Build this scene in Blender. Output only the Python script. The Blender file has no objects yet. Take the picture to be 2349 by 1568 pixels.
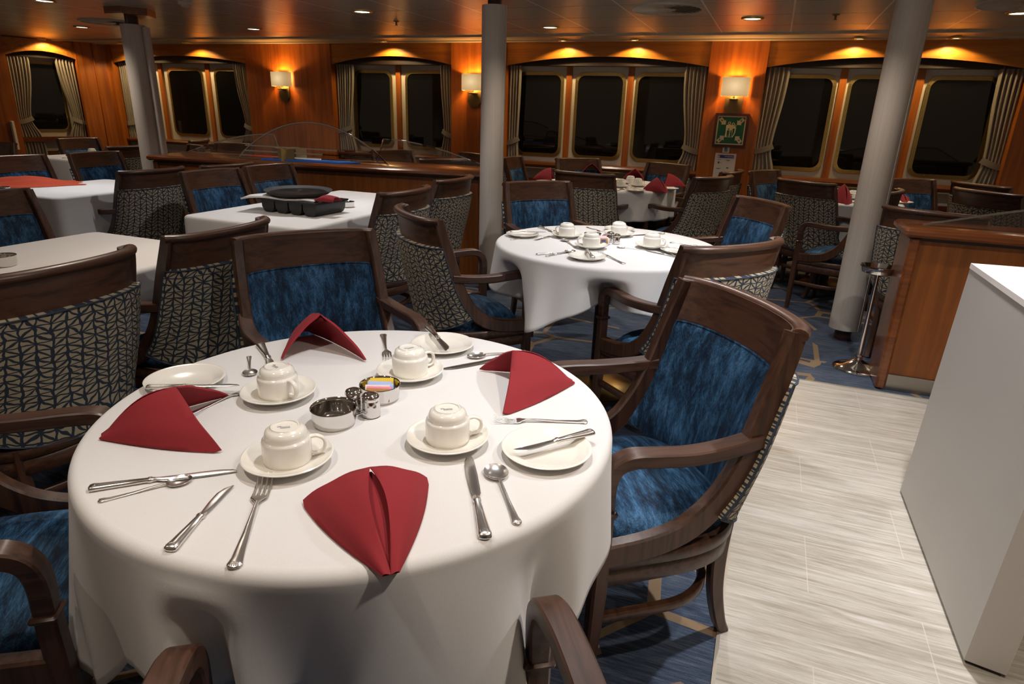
import bpy, math, random
from mathutils import Vector, Matrix, noise
R=math.radians; PI=math.pi
sc=bpy.context.scene; col=sc.collection
IW,IH=2349,1568
# ---------------- camera ----------------
CAMH=1.34
VP=(1784-IW/2, IH/2-276); VV=(IW/2-1040, 4880-IH/2)
F=math.sqrt(VP[0]*VV[0]+VP[1]*VV[1])
dy=Vector((VP[0],VP[1],-F)).normalized(); up=Vector((VV[0],VV[1],F)).normalized(); dx=dy.cross(up)
ROT=Matrix((dx,dy,up))                      # world = ROT @ cam
cam=bpy.data.objects.new('camera',bpy.data.cameras.new('camera')); col.objects.link(cam)
cam.matrix_world=Matrix.Translation((0,0,CAMH))@ROT.to_4x4()
cam.data.sensor_width=36; cam.data.lens=F*36/IW; cam.data.clip_start=.02; cam.data.clip_end=60
sc.camera=cam
O=Vector((0,0,CAMH))
def ray(px,py): return ROT@Vector((px-IW/2,IH/2-py,-F))
def at(px,py,z): d=ray(px,py); return O+d*((z-CAMH)/d.z)
def aty(px,py,y): d=ray(px,py); return O+d*(y/d.y)
# ---------------- render look ----------------
sc.view_settings.view_transform='Standard'; sc.view_settings.look='None'
sc.view_settings.exposure=0.0; sc.view_settings.gamma=1; sc.view_settings.use_curve_mapping=False
w=bpy.data.worlds.new('world'); sc.world=w; w.use_nodes=True
w.node_tree.nodes['Background'].inputs[0].default_value=(1,.72,.5,1); w.node_tree.nodes['Background'].inputs[1].default_value=.14
COOL=(1,.985,1.0); WARM=(1,.62,.28); NEUT=(1,.86,.72)
def spot(x,y,z,e,color,size=110,blend=.9,r=.04,aim=None):
    l=bpy.data.lights.new('downlight_lamp','SPOT'); l.energy=e; l.color=color; l.spot_size=R(size); l.spot_blend=blend; l.shadow_soft_size=r
    o=bpy.data.objects.new('downlight_lamp',l); o.location=(x,y,z); col.objects.link(o)
    if aim: o.rotation_euler=(Vector(aim)-Vector((x,y,z))).to_track_quat('-Z','Y').to_euler()
    return o
def point(x,y,z,e,color,r=.03):
    l=bpy.data.lights.new('bulb_light','POINT'); l.energy=e; l.color=color; l.shadow_soft_size=r
    o=bpy.data.objects.new('bulb_light',l); o.location=(x,y,z); col.objects.link(o); return o
# lamps recessed in the ceiling (x, y, watts, colour)
CEIL=2.08
DOWN=[(-.50,1.25,7.4,COOL),(-.85,.35,5.5,NEUT),(-.55,3.1,13,COOL),(.60,2.10,27,COOL),(.42,.75,11,NEUT),(-2.2,1.9,9,NEUT),(-2.55,3.4,10,COOL),(-4.35,3.15,10,COOL),
 (1.6,3.1,5,NEUT),(-1.95,-.1,3,NEUT),(.15,4.0,7,NEUT),(-1.5,4.0,7,NEUT),  # last two are unseen lamps added to light the pillars from the front
 (-7.34,5.58,9,NEUT),(-5.28,5.95,9,NEUT),(-3.31,5.01,9,NEUT),(-2.06,6.15,7,NEUT),(-.3,5.81,7,NEUT),(1.42,5.76,8,NEUT),(-5.73,4.07,9,NEUT)]
for x,y,e,c in DOWN: spot(x,y,CEIL-.012,e*6.0,c,size=128,blend=.75,r=.035)
PERIM=[(-7.42,7.08),(-8.6,7.08),(-4.42,7.1),(-2.24,7.13),(-1.48,7.13),(.58,7.13),(1.34,7.13),(-9.42,6.55)]
for x,y in PERIM: spot(x,y+.05,2.06,24,(1,.70,.32),size=144,blend=.22,r=.02)

# ---------------- materials ----------------
def mat(name,base=(.8,.8,.8),rough=.5,metal=0,**kw):
    m=bpy.data.materials.new(name); m.use_nodes=True; b=m.node_tree.nodes['Principled BSDF']
    b.inputs['Base Color'].default_value=(*base,1); b.inputs['Roughness'].default_value=rough; b.inputs['Metallic'].default_value=metal
    for k,v in kw.items(): b.inputs[k].default_value=v
    return m
class NT:
    def __init__(s,m): s.t=m.node_tree; s.b=s.t.nodes['Principled BSDF']
    def n(s,ty,**kw):
        n=s.t.nodes.new(ty)
        for k,v in kw.items():
            if k[0]=='_': setattr(n,k[1:],v)
        return n
    def link(s,a,b): s.t.links.new(a,b)
    def coord(s,kind='Object',scale=(1,1,1),rot=(0,0,0)):
        c=s.n('ShaderNodeTexCoord'); mp=s.n('ShaderNodeMapping'); s.link(c.outputs[kind],mp.inputs[0]); mp.inputs['Scale'].default_value=scale; mp.inputs['Rotation'].default_value=rot
        return mp.outputs[0]
    def noise(s,v,scale=5,detail=3,rough=.5,dist=0):
        n=s.n('ShaderNodeTexNoise'); s.link(v,n.inputs['Vector']); n.inputs['Scale'].default_value=scale; n.inputs['Detail'].default_value=detail; n.inputs['Roughness'].default_value=rough; n.inputs['Distortion'].default_value=dist
        return n.outputs['Fac']
    def ramp(s,f,stops):
        r=s.n('ShaderNodeValToRGB'); s.link(f,r.inputs[0]); e=r.color_ramp.elements
        e[0].position,e[0].color=stops[0][0],(*stops[0][1],1); e[1].position,e[1].color=stops[-1][0],(*stops[-1][1],1)
        for p,c in stops[1:-1]: q=e.new(p); q.color=(*c,1)
        return r.outputs[0]
    def math(s,op,a,b=None,c=None,clamp=False):
        n=s.n('ShaderNodeMath'); n.operation=op; n.use_clamp=clamp
        for i,v in enumerate((a,b,c)):
            if v is None: continue
            if isinstance(v,(int,float)): n.inputs[i].default_value=v
            else: s.link(v,n.inputs[i])
        return n.outputs[0]
    def mix(s,f,a,b,mode='MIX'):
        n=s.n('ShaderNodeMix'); n.data_type='RGBA'; n.blend_type=mode
        for sock,v in ((n.inputs[0],f),(n.inputs[6],a),(n.inputs[7],b)):
            if isinstance(v,(int,float)): sock.default_value=v
            elif isinstance(v,tuple): sock.default_value=(*v,1)
            else: s.link(v,sock)
        return n.outputs[2]
    def bump(s,h,strength=.2,dist=.01):
        n=s.n('ShaderNodeBump'); s.link(h,n.inputs['Height']); n.inputs['Strength'].default_value=strength; n.inputs['Distance'].default_value=dist; s.link(n.outputs[0],s.b.inputs['Normal'])
    def color(s,c): s.link(c,s.b.inputs['Base Color'])
def wood(name,c1,c2,rough,axis=0,sc_=1,coat=.12,kind='Object'):
    m=mat(name,c1,rough); t=NT(m); s=[55*sc_]*3; s[axis]=3*sc_
    v=t.coord(kind,tuple(s)); f=t.noise(v,1,4,.6,.4); s2=[6*sc_]*3; s2[axis]=.8*sc_; g=t.noise(t.coord(kind,tuple(s2)),1,2)
    h=t.math('ADD',t.math('MULTIPLY',f,.6),t.math('MULTIPLY',g,.4)); t.color(t.ramp(h,[(.40,c2),(.58,c1)])); t.bump(f,.06,.002)
    m.node_tree.nodes['Principled BSDF'].inputs['Coat Weight'].default_value=coat; m.node_tree.nodes['Principled BSDF'].inputs['Coat Roughness'].default_value=.18
    return m
W1,W2=(.085,.036,.018),(.032,.013,.007)
M={}
M['wx']=wood('dark_wood_rail',W1,W2,.40,0); M['wy']=wood('dark_wood_arm',(.085,.04,.025),W2,.38,1); M['wz']=wood('dark_wood_leg',W1,W2,.38,2)
CH1,CH2=(.44,.125,.014),(.27,.068,.008)
M['wallz']=wood('cherry_panel_vertical',CH1,CH2,.36,2,.4,.15); M['wallx']=wood('cherry_panel_horizontal',CH1,CH2,.36,0,.4,.15)
M['pelm']=wood('honey_pelmet',(.52,.19,.02),(.34,.105,.012),.36,0,.4,.15); M['cfront']=wood('counter_front_veneer',(.25,.072,.008),(.16,.044,.005),.4,2,.4,.1)
M['railx']=wood('cherry_rail',(.20,.055,.011),(.10,.027,.006),.28,0,.5,.5)
M['red_panel']=wood('red_dado_panel',(.2,.035,.012),(.12,.02,.008),.3,0,.5,.3)
M['darkhead']=mat('dark_header',(.02,.010,.006),.5)
M['white']=mat('white_enamel',(.62,.58,.5),.35)
M['brass']=mat('brass',(.62,.45,.16),.32,1); M['bronze']=mat('bronze',(.16,.12,.06),.4,1)
M['steel']=mat('polished_steel',(.70,.69,.68),.24,1); M['silver']=mat('cutlery_silver',(.74,.71,.67),.27,1); M['chrome']=mat('chrome',(.7,.68,.66),.08,1)
M['china']=mat('china',(.82,.79,.72),.18,**{'Coat Weight':.5,'Coat Roughness':.05})
M['rubber']=mat('rubber',(.012,.011,.011),.5); M['black']=mat('black_plastic',(.010,.010,.010),.38); M['tray']=mat('tray_surface',(.020,.018,.018),.65)
M['mark']=mat('grey_print',(.28,.27,.26),.5)
M['night']=mat('night_glass',(.004,.004,.0035),.03,**{'IOR':1.52})
M['paper']=mat('paper',(.7,.64,.6),.6); M['green']=mat('sign_green',(.004,.12,.055),.4); M['signw']=mat('sign_cream',(.72,.62,.42),.5); M['signblue']=mat('print_blue',(.02,.07,.28),.5); M['signred']=mat('print_red',(.45,.05,.05),.5); M['ink']=mat('ink',(.05,.05,.06),.6)
M['frame_dk']=mat('sign_frame',(.05,.012,.008),.35)
M['blue']=mat('blue_plastic',(.03,.24,.95),.4)
M['kick']=mat('kick_plate',(.35,.33,.29),.3,1)
def m_fab():
    m=mat('leaf_lattice_fabric',(.4,.33,.22),.85); t=NT(m)
    c=t.n('ShaderNodeTexCoord'); wob=t.n('ShaderNodeTexNoise'); t.link(c.outputs['UV'],wob.inputs['Vector']); wob.inputs['Scale'].default_value=34; wob.inputs['Detail'].default_value=1
    v=t.n('ShaderNodeVectorMath'); v.operation='MULTIPLY_ADD'; t.link(wob.outputs['Color'],v.inputs[0]); v.inputs[1].default_value=(.017,.015,0); t.link(c.outputs['UV'],v.inputs[2])
    s=t.n('ShaderNodeSeparateXYZ'); t.link(v.outputs[0],s.inputs[0])
    U=t.math('MULTIPLY',s.outputs[0],1/.033); V=t.math('MULTIPLY',s.outputs[1],1/.026)
    fu=t.math('FRACT',U); fv=t.math('FRACT',V)
    par=t.math('MODULO',t.math('ADD',t.math('FLOOR',U),100),2)
    wn_=t.n('ShaderNodeTexWhiteNoise'); wn_.noise_dimensions='2D'; cb=t.n('ShaderNodeCombineXYZ'); t.link(t.math('FLOOR',U),cb.inputs[0]); t.link(t.math('FLOOR',V),cb.inputs[1]); t.link(cb.outputs[0],wn_.inputs['Vector'])
    par=t.math('ABSOLUTE',t.math('SUBTRACT',par,t.math('LESS_THAN',wn_.outputs['Value'],.2)))
    fm=t.math('ABSOLUTE',t.math('SUBTRACT',fu,par))           # mirror every other column
    d=t.math('ABSOLUTE',t.math('SUBTRACT',fm,fv))             # diagonal leaf
    leaf=t.math('MULTIPLY_ADD',t.math('SINE',t.math('MULTIPLY',fv,PI)),.12,.045)
    k1=t.math('LESS_THAN',d,leaf)
    eu=t.math('MINIMUM',fu,t.math('SUBTRACT',1,fu)); ev=t.math('MINIMUM',fv,t.math('SUBTRACT',1,fv))
    k2=t.math('LESS_THAN',eu,t.math('MULTIPLY_ADD',t.math('SINE',t.math('MULTIPLY',fv,PI)),-.03,.12)); k3=t.math('LESS_THAN',ev,.085)
    k=t.math('MAXIMUM',t.math('MAXIMUM',k1,k2),k3)
    f=t.noise(t.coord('UV',(900,900,1)),1,2)
    base=t.mix(f,(.36,.30,.195),(.50,.42,.29)); nav=t.mix(f,(.012,.018,.03),(.04,.055,.08))
    t.color(t.mix(k,base,nav)); t.bump(k,.35,.0015); return m
M['fab']=m_fab(); M['fab_edge']=mat('navy_piping',(.03,.042,.065),.8)
def m_velvet(name,axis):
    m=mat(name,(.01,.06,.14),.75); t=NT(m)
    s=[46,46,46]; s[axis]=9; f=t.noise(t.coord('Object',tuple(s)),1,6,.68,.5)
    s2=[420,420,420]; s2[axis]=30; g=t.noise(t.coord('Object',tuple(s2)),1,3,.7); q=t.noise(t.coord('Object',(7,7,5)),1,2)
    h=t.math('ADD',t.math('ADD',t.math('MULTIPLY',f,.5),t.math('MULTIPLY',g,.3)),t.math('MULTIPLY',q,.32))
    t.color(t.ramp(h,[(.43,(.0015,.0045,.011)),(.52,(.0045,.019,.045)),(.59,(.017,.062,.128)),(.71,(.070,.180,.33))])); t.bump(g,.25,.002)
    b=t.b; b.inputs['Sheen Weight'].default_value=.25; b.inputs['Sheen Roughness'].default_value=.35; b.inputs['Sheen Tint'].default_value=(.22,.45,.8,1); b.inputs['Specular IOR Level'].default_value=.25
    return m
M['velvet']=m_velvet('blue_velvet_back',2); M['velvets']=m_velvet('blue_velvet_seat',0)
def m_cloth(name,c,bump=.15,rough=.85,sc_=1500,wr=0):
    m=mat(name,c,rough); t=NT(m); f=t.noise(t.coord('Object',(sc_,sc_,sc_)),1,2); c2=tuple(v*.82 for v in c)
    t.color(t.mix(f,c2,c))
    g=t.noise(t.coord('Object',(7,7,7)),1,3); t.bump(t.math('ADD',t.math('MULTIPLY',f,.25),t.math('MULTIPLY',g,wr)),bump,.004); return m
M['cloth']=m_cloth('white_tablecloth',(.73,.715,.705),.12,.85,900,1.2)
M['curtain']=m_cloth('taupe_curtain',(.32,.28,.24),.1)
M['napred']=m_cloth('crimson_napkin',(.27,.013,.020),.2,.9,1400,.3); M['naporange']=m_cloth('orange_cloth',(.5,.055,.015),.2)
def m_tile():
    m=mat('travertine_tile',(.5,.45,.37),.32); t=NT(m)
    a=t.noise(t.coord('Object',(1.6,26,1),(0,0,R(-1))),1,8,.72,1.1); b=t.noise(t.coord('Object',(7,120,1)),1,5,.7,.6); c=t.noise(t.coord('Object',(.8,2.2,1)),1,2)
    h=t.math('ADD',t.math('ADD',t.math('MULTIPLY',a,.55),t.math('MULTIPLY',b,.36)),t.math('MULTIPLY',c,.13))
    cc=t.ramp(h,[(.34,(.26,.22,.17)),(.46,(.39,.35,.29)),(.53,(.48,.445,.39)),(.65,(.62,.595,.55))])
    br=t.n('ShaderNodeTexBrick'); t.link(t.coord('Object',(1,1,1)),br.inputs['Vector']); br.inputs['Scale'].default_value=1; br.inputs['Brick Width'].default_value=.6; br.inputs['Row Height'].default_value=.3; br.inputs['Mortar Size'].default_value=.0016; br.inputs['Mortar Smooth'].default_value=.2
    t.color(t.mix(t.math('MULTIPLY',br.outputs['Fac'],.65),cc,(.62,.58,.52))); t.bump(b,.05,.002); return m
M['tile']=m_tile()
def m_carpet():
    m=mat('blue_carpet',(.05,.06,.09),.95); t=NT(m)
    a=t.noise(t.coord('Object',(9,110,1)),1,4,.7,.4); g=t.noise(t.coord('Object',(420,420,1)),1,2); bl=t.noise(t.coord('Object',(1.1,2.2,1)),1,2)
    h=t.math('ADD',t.math('ADD',t.math('MULTIPLY',a,.6),t.math('MULTIPLY',g,.22)),t.math('MULTIPLY',bl,.3))
    cc=t.ramp(h,[(.38,(.010,.014,.030)),(.52,(.028,.045,.085)),(.6,(.06,.085,.13)),(.72,(.14,.145,.17))])
    vo=t.n('ShaderNodeTexVoronoi'); vo.feature='DISTANCE_TO_EDGE'; t.link(t.coord('Object',(1.9,2.6,1)),vo.inputs['Vector']); vo.inputs['Scale'].default_value=1; vo.inputs['Randomness'].default_value=.62
    ln=t.math('LESS_THAN',vo.outputs['Distance'],.028); br=t.math('GREATER_THAN',t.noise(t.coord('Object',(2.3,1.7,1)),1,0),.42)
    t.color(t.mix(t.math('MULTIPLY',ln,br),cc,(.25,.17,.10))); t.bump(g,.5,.004); return m
M['carpet']=m_carpet()
def m_ceil():
    m=mat('satin_ceiling_panel',(.58,.52,.45),.27); t=NT(m)
    c=t.n('ShaderNodeTexCoord'); s=t.n('ShaderNodeSeparateXYZ'); t.link(c.outputs['Object'],s.inputs[0])
    fx=t.math('FRACT',t.math('MULTIPLY',t.math('ADD',s.outputs[0],58.51),1/.585)); fy=t.math('FRACT',t.math('MULTIPLY',t.math('SUBTRACT',s.outputs[1],5.05-60),1/.6))
    dx_=t.math('ABSOLUTE',t.math('SUBTRACT',fx,.5)); dy_=t.math('ABSOLUTE',t.math('SUBTRACT',fy,.5))
    lx=t.math('GREATER_THAN',dx_,.4900); ly=t.math('GREATER_THAN',dy_,.4940)
    nz=t.noise(t.coord('Object',(3,90,1)),1,2); base=t.mix(nz,(.52,.465,.40),(.62,.56,.485))
    t.color(t.mix(lx,t.mix(ly,base,(.16,.13,.10)),(.95,.9,.82))); 
    t.b.inputs['Metallic'].default_value=.3; t.b.inputs['Anisotropic'].default_value=0
    t.bump(t.math('MAXIMUM',lx,ly),.3,.004); return m
M['ceil']=m_ceil(); M['ceil_edge']=mat('ceiling_edge',(.5,.44,.36),.3)
M['pillar']=mat('pillar_cover',(.47,.44,.41),.45)
_t=NT(M['pillar']); _f=_t.noise(_t.coord('Object',(160,160,2)),1,2); _t.color(_t.mix(_f,(.42,.38,.34),(.58,.53,.48)))
M['mahog']=mat('mahogany_tube',(.045,.014,.010),.3)
M['partition']=mat('shaded_white_laminate',(.50,.47,.43),.5)  # white body darkened to carry its side's shade; the top stays lighter
def m_emit(name,c,s,base=(.8,.8,.8)):
    m=mat(name,base,.5); b=m.node_tree.nodes['Principled BSDF']; b.inputs['Emission Color'].default_value=(*c,1); b.inputs['Emission Strength'].default_value=s; return m
M['lampc']=m_emit('downlight_lens_cool',(1,.93,.85),5); M['lampw']=m_emit('downlight_lens_warm',(1,.80,.50),6)
def m_shade():
    m=mat('lamp_shade_fabric',(.7,.6,.42),.8); t=NT(m); v=t.coord('Object'); ln=t.n('ShaderNodeVectorMath'); ln.operation='LENGTH'
    mp=t.coord('Object',(5.2,0,6)); t.link(mp,ln.inputs[0]); f=t.math('SUBTRACT',1,ln.outputs['Value'],clamp=True)
    em=t.mix(f,(.72,.44,.17),(1,.74,.40)); t.link(em,t.b.inputs['Emission Color']); t.link(t.math('MULTIPLY_ADD',f,.5,.36),t.b.inputs['Emission Strength']); return m
M['shade']=m_shade()
def m_glass(name,c,a):
    m=bpy.data.materials.new(name); m.use_nodes=True; t=m.node_tree; t.nodes.clear(); o=t.nodes.new('ShaderNodeOutputMaterial'); mx=t.nodes.new('ShaderNodeMixShader')
    tr=t.nodes.new('ShaderNodeBsdfTransparent'); g=t.nodes.new('ShaderNodeBsdfGlossy'); g.inputs['Roughness'].default_value=.03; tr.inputs[0].default_value=(*c,1)
    fr=t.nodes.new('ShaderNodeFresnel'); fr.inputs[0].default_value=1.5; ad=t.nodes.new('ShaderNodeMath'); ad.operation='MULTIPLY_ADD'; ad.inputs[1].default_value=1; ad.inputs[2].default_value=a; t.links.new(fr.outputs[0],ad.inputs[0])
    t.links.new(ad.outputs[0],mx.inputs[0]); t.links.new(tr.outputs[0],mx.inputs[1]); t.links.new(g.outputs[0],mx.inputs[2]); t.links.new(mx.outputs[0],o.inputs[0]); return m
M['glass']=m_glass('clear_screen_glass',(.95,.93,.9),.01); M['gedge']=m_glass('polished_glass_edge',(.42,.50,.58),.45); M['gline']=m_glass('pale_line',(.62,.60,.58),.08)

# ---------------- mesh helpers ----------------
class MB:
    def __init__(s): s.v=[]; s.f=[]; s.uv={}
    def add(s,vs,fs,uvs=None):
        k=len(s.v); s.v+= [tuple(v) for v in vs]
        for i,f in enumerate(fs):
            if uvs: s.uv[len(s.f)]=uvs[i]
            s.f.append([a+k for a in f])
        return s
    def box(s,x0,y0,z0,x1,y1,z1,mtx=None,ch=0):
        if ch:
            c=ch; P=[]
            for z,q in ((z0,c),(z0+c,0),(z1-c,0),(z1,c)):
                P+= [(x0+c+q,y0+q,z),(x1-c-q,y0+q,z),(x1-q,y0+c+q,z),(x1-q,y1-c-q,z),(x1-c-q,y1-q,z),(x0+c+q,y1-q,z),(x0+q,y1-c-q,z),(x0+q,y0+c+q,z)]
            fs=[list(range(7,-1,-1)),list(range(24,32))]
            for r_ in range(3):
                for i in range(8): fs.append([r_*8+i,r_*8+(i+1)%8,r_*8+8+(i+1)%8,r_*8+8+i])
        else:
            P=[(x,y,z) for z in (z0,z1) for x,y in ((x0,y0),(x1,y0),(x1,y1),(x0,y1))]
            fs=[(3,2,1,0),(4,5,6,7),(0,1,5,4),(1,2,6,5),(2,3,7,6),(3,0,4,7)]
        if mtx: P=[mtx@Vector(p) for p in P]
        return s.add(P,fs)
    def prism(s,poly,z0,z1,mtx=None):
        n=len(poly); P=[(x,y,z0) for x,y in poly]+[(x,y,z1) for x,y in poly]
        if mtx: P=[mtx@Vector(p) for p in P]
        return s.add(P,[list(range(n-1,-1,-1)),list(range(n,2*n))]+[[i,(i+1)%n,n+(i+1)%n,n+i] for i in range(n)])
    def rings(s,rs,closed=True,cap=True):
        n=len(rs[0]); P=[p for r_ in rs for p in r_]; fs=[]
        for k in range(len(rs)-1):
            for i in range(n if closed else n-1): fs.append([k*n+i,k*n+(i+1)%n,(k+1)*n+(i+1)%n,(k+1)*n+i])
        if cap: fs.append(list(range(n-1,-1,-1))); fs.append([(len(rs)-1)*n+i for i in range(n)])
        return s.add(P,fs)
    def lathe(s,prof,n=32,c=(0,0,0)):
        rs=[[(c[0]+r_*math.cos(2*PI*i/n),c[1]+r_*math.sin(2*PI*i/n),c[2]+z) for i in range(n)] for r_,z in prof]
        return s.rings(rs)
    def sweep(s,path,wh,side=None,sec=None,ch=.3):
        # path: points, wh: (w along side, h along the other) per point
        path=[Vector(p) for p in path]; rs=[]
        for i,p in enumerate(path):
            t=(path[min(i+1,len(path)-1)]-path[max(i-1,0)]).normalized()
            sd=Vector(side(i) if callable(side) else (side or (0,0,1))); sd=(sd-t*sd.dot(t)).normalized(); nn=t.cross(sd)
            a,b=(wh[i] if isinstance(wh,list) else wh); a/=2; b/=2
            if sec=='round': q=[(a*math.cos(k*PI/6),b*math.sin(k*PI/6)) for k in range(12)]
            else:
                c=ch*min(a,b); q=[(a,-b+c),(a,b-c),(a-c,b),(-a+c,b),(-a,b-c),(-a,-b+c),(-a+c,-b),(a-c,-b)]
            rs.append([p+sd*x+nn*y for x,y in q])
        return s.rings(rs)
    def tube(s,path,r_,n=8):
        path=[Vector(p) for p in path]; rs=[]
        for i,p in enumerate(path):
            t=(path[min(i+1,len(path)-1)]-path[max(i-1,0)]).normalized(); a=t.orthogonal().normalized() if i==0 else (pa-t*pa.dot(t)).normalized(); pa=a; b=t.cross(a)
            rr=r_[i] if isinstance(r_,list) else r_
            rs.append([p+a*rr*math.cos(2*PI*k/n)+b*rr*math.sin(2*PI*k/n) for k in range(n)])
        return s.rings(rs)
    def build(s,name,m,parent=None,ang=40,**props):
        me=bpy.data.meshes.new(name); me.from_pydata(s.v,[],s.f)
        if s.uv:
            l=me.uv_layers.new(name='UVMap')
            for pi,p in enumerate(me.polygons):
                u=s.uv.get(pi)
                if u:
                    for li,c in zip(p.loop_indices,u): l.data[li].uv=c
        me.materials.append(m); me.polygons.foreach_set('use_smooth',[True]*len(me.polygons)); me.update()
        me.set_sharp_from_angle(angle=R(ang))
        o=bpy.data.objects.new(name,me); col.objects.link(o); o.parent=parent
        for k,v in props.items(): o[k]=v
        return o
def tag(o,label=None,cat=None,group=None,kind=None):
    for k,v in (('label',label),('category',cat),('group',group),('kind',kind)):
        if v: o[k]=v
    return o
def empty(name,label,cat,loc=(0,0,0),rz=0,group=None):
    o=bpy.data.objects.new(name,None); col.objects.link(o); o.location=loc; o.rotation_euler=(0,0,rz); o.empty_display_size=.1
    return tag(o,label,cat,group)
def copy_tree(o,parent=None):
    c=o.copy(); col.objects.link(c); c.parent=parent
    for ch in list(o.children): copy_tree(ch,c)
    return c
def inst(proto,used,loc,rz,label,group=None,tilt=None,scale=None):
    o=proto if not used else copy_tree(proto)
    used.append(1); o.location=loc; o.rotation_euler=(tilt[0] if tilt else 0,tilt[1] if tilt else 0,rz); o['label']=label
    if group: o['group']=group
    elif 'group' in o: del o['group']
    if scale: o.scale=(scale,)*3
    return o
def struct(name,mb,m,parent=None,**k):
    o=mb.build(name,m,parent,**k)
    if not parent: o['kind']='structure'
    return o
def crom(P,n):
    out=[]; P=[Vector(p) for p in P]; Q=[P[0]*2-P[1]]+P+[P[-1]*2-P[-2]]
    for i in range(len(P)-1):
        a,b,c,d=Q[i:i+4]
        for k in range(n):
            t=k/n; out.append(.5*((2*b)+(c-a)*t+(2*a-5*b+4*c-d)*t*t+(3*b-a-3*c+d)*t**3))
    out.append(P[-1]); return out
def rrect(x0,z0,x1,z1,r_,n=5):
    P=[]
    for cx,cz,a in ((x1-r_,z1-r_,0),(x0+r_,z1-r_,90),(x0+r_,z0+r_,180),(x1-r_,z0+r_,270)):
        for k in range(n+1): t=R(a+90*k/n); P.append((cx+r_*math.cos(t),cz+r_*math.sin(t)))
    return P

# ---------------- room shell ----------------
YF=7.30; YW=7.50; XR=3.4
cx0=-9.26
fl=MB(); fl.box(-11.5,-1.6,-.05,.062,YW,0); fl.box(.062,3.62,-.05,XR,YW,0); struct('floor',fl,M['carpet'])
f2=MB(); f2.box(.066,-1.6,-.05,XR,3.62,.002); struct('floor_tile',f2,M['tile'])
tr=MB(); tr.box(.056,-1.6,-.04,.066,3.628,.005); tr.box(.066,3.62,-.04,XR,3.63,.005); struct('trim_1',tr,mat('trim_metal',(.5,.46,.38),.35,.6))
ce=MB(); ce.box(-11.5,-1.6,CEIL,XR,6.75,CEIL+.05); struct('ceiling',ce,M['ceil'])
ce=MB(); ce.box(-11.5,6.75,CEIL-.004,XR,YW,CEIL+.05); ce.box(-11.5,6.73,CEIL-.018,XR,6.78,CEIL+.01); ce.box(-11.5,7.18,CEIL-.014,XR,7.30,CEIL+.01); struct('ceiling_edge',ce,M['ceil_edge'])
def w2(x): return x*YW/YF                # a point seen on the front plane, carried back to the window plane
def z2(z): return (z-CAMH)*YW/YF+CAMH
wn=[0]
def window(x0,x1,z0,z1,y,parent_mtx=None):
    """window frame with brass ring, bolts and dark pane; x0..x1 outer brass size"""
    wn[0]+=1
    o=bpy.data.objects.new('window_%d'%wn[0],None); col.objects.link(o); o['kind']='structure'; o.location=((x0+x1)/2,y,(z0+z1)/2)
    hx,hz=(x1-x0)/2,(z1-z0)/2; n=6
    A=rrect(-hx,-hz,hx,hz,.10,n); B=rrect(-hx+.034,-hz+.034,hx-.034,hz-.034,.075,n)
    rs=[[(x,0,z) for x,z in A],[(x,-.016,z) for x,z in A],[(x,-.02,z) for x,z in B],[(x,-.004,z) for x,z in B]]
    m=MB(); m.rings(rs,cap=False); m.build('window_frame',M['brass'],o,ang=60)
    m=MB()
    for k in range(len(B)):
        pass
    per=[]; C=rrect(-hx+.017,-hz+.017,hx-.017,hz-.017,.085,n); 
    L=0
    for i in range(len(C)):
        a,b=Vector(C[i]).to_3d(),Vector(C[(i+1)%len(C)]).to_3d(); d=(b-a).length; k=max(1,int(d/.055))
        for j in range(k):
            p=a.lerp(b,j/k)
            if d>.03 or i%3==0: m.lathe([(.0045,0),(.004,.003),(.001,.004)],8,(0,0,0)); 
            if d>.03 or i%3==0:
                q=m.v[-24:]; m.v[-24:]=[(p.x+v[0],-.018-v[2],p.y+v[1]) for v in q]
    m.build('bolt_row',mat('bolt',(.45,.33,.12),.3,1) if 'boltm' not in M else M['boltm'],o)
    m=MB(); D=rrect(-hx+.03,-hz+.03,hx-.03,hz-.03,.08,n)
    m.rings([[(x,-.010,z) for x,z in D],[(x,-.003,z) for x,z in D]]); m.build('pane',M['night'],o)
    return o
M['boltm']=mat('bolt',(.42,.31,.12),.3,1)
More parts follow.
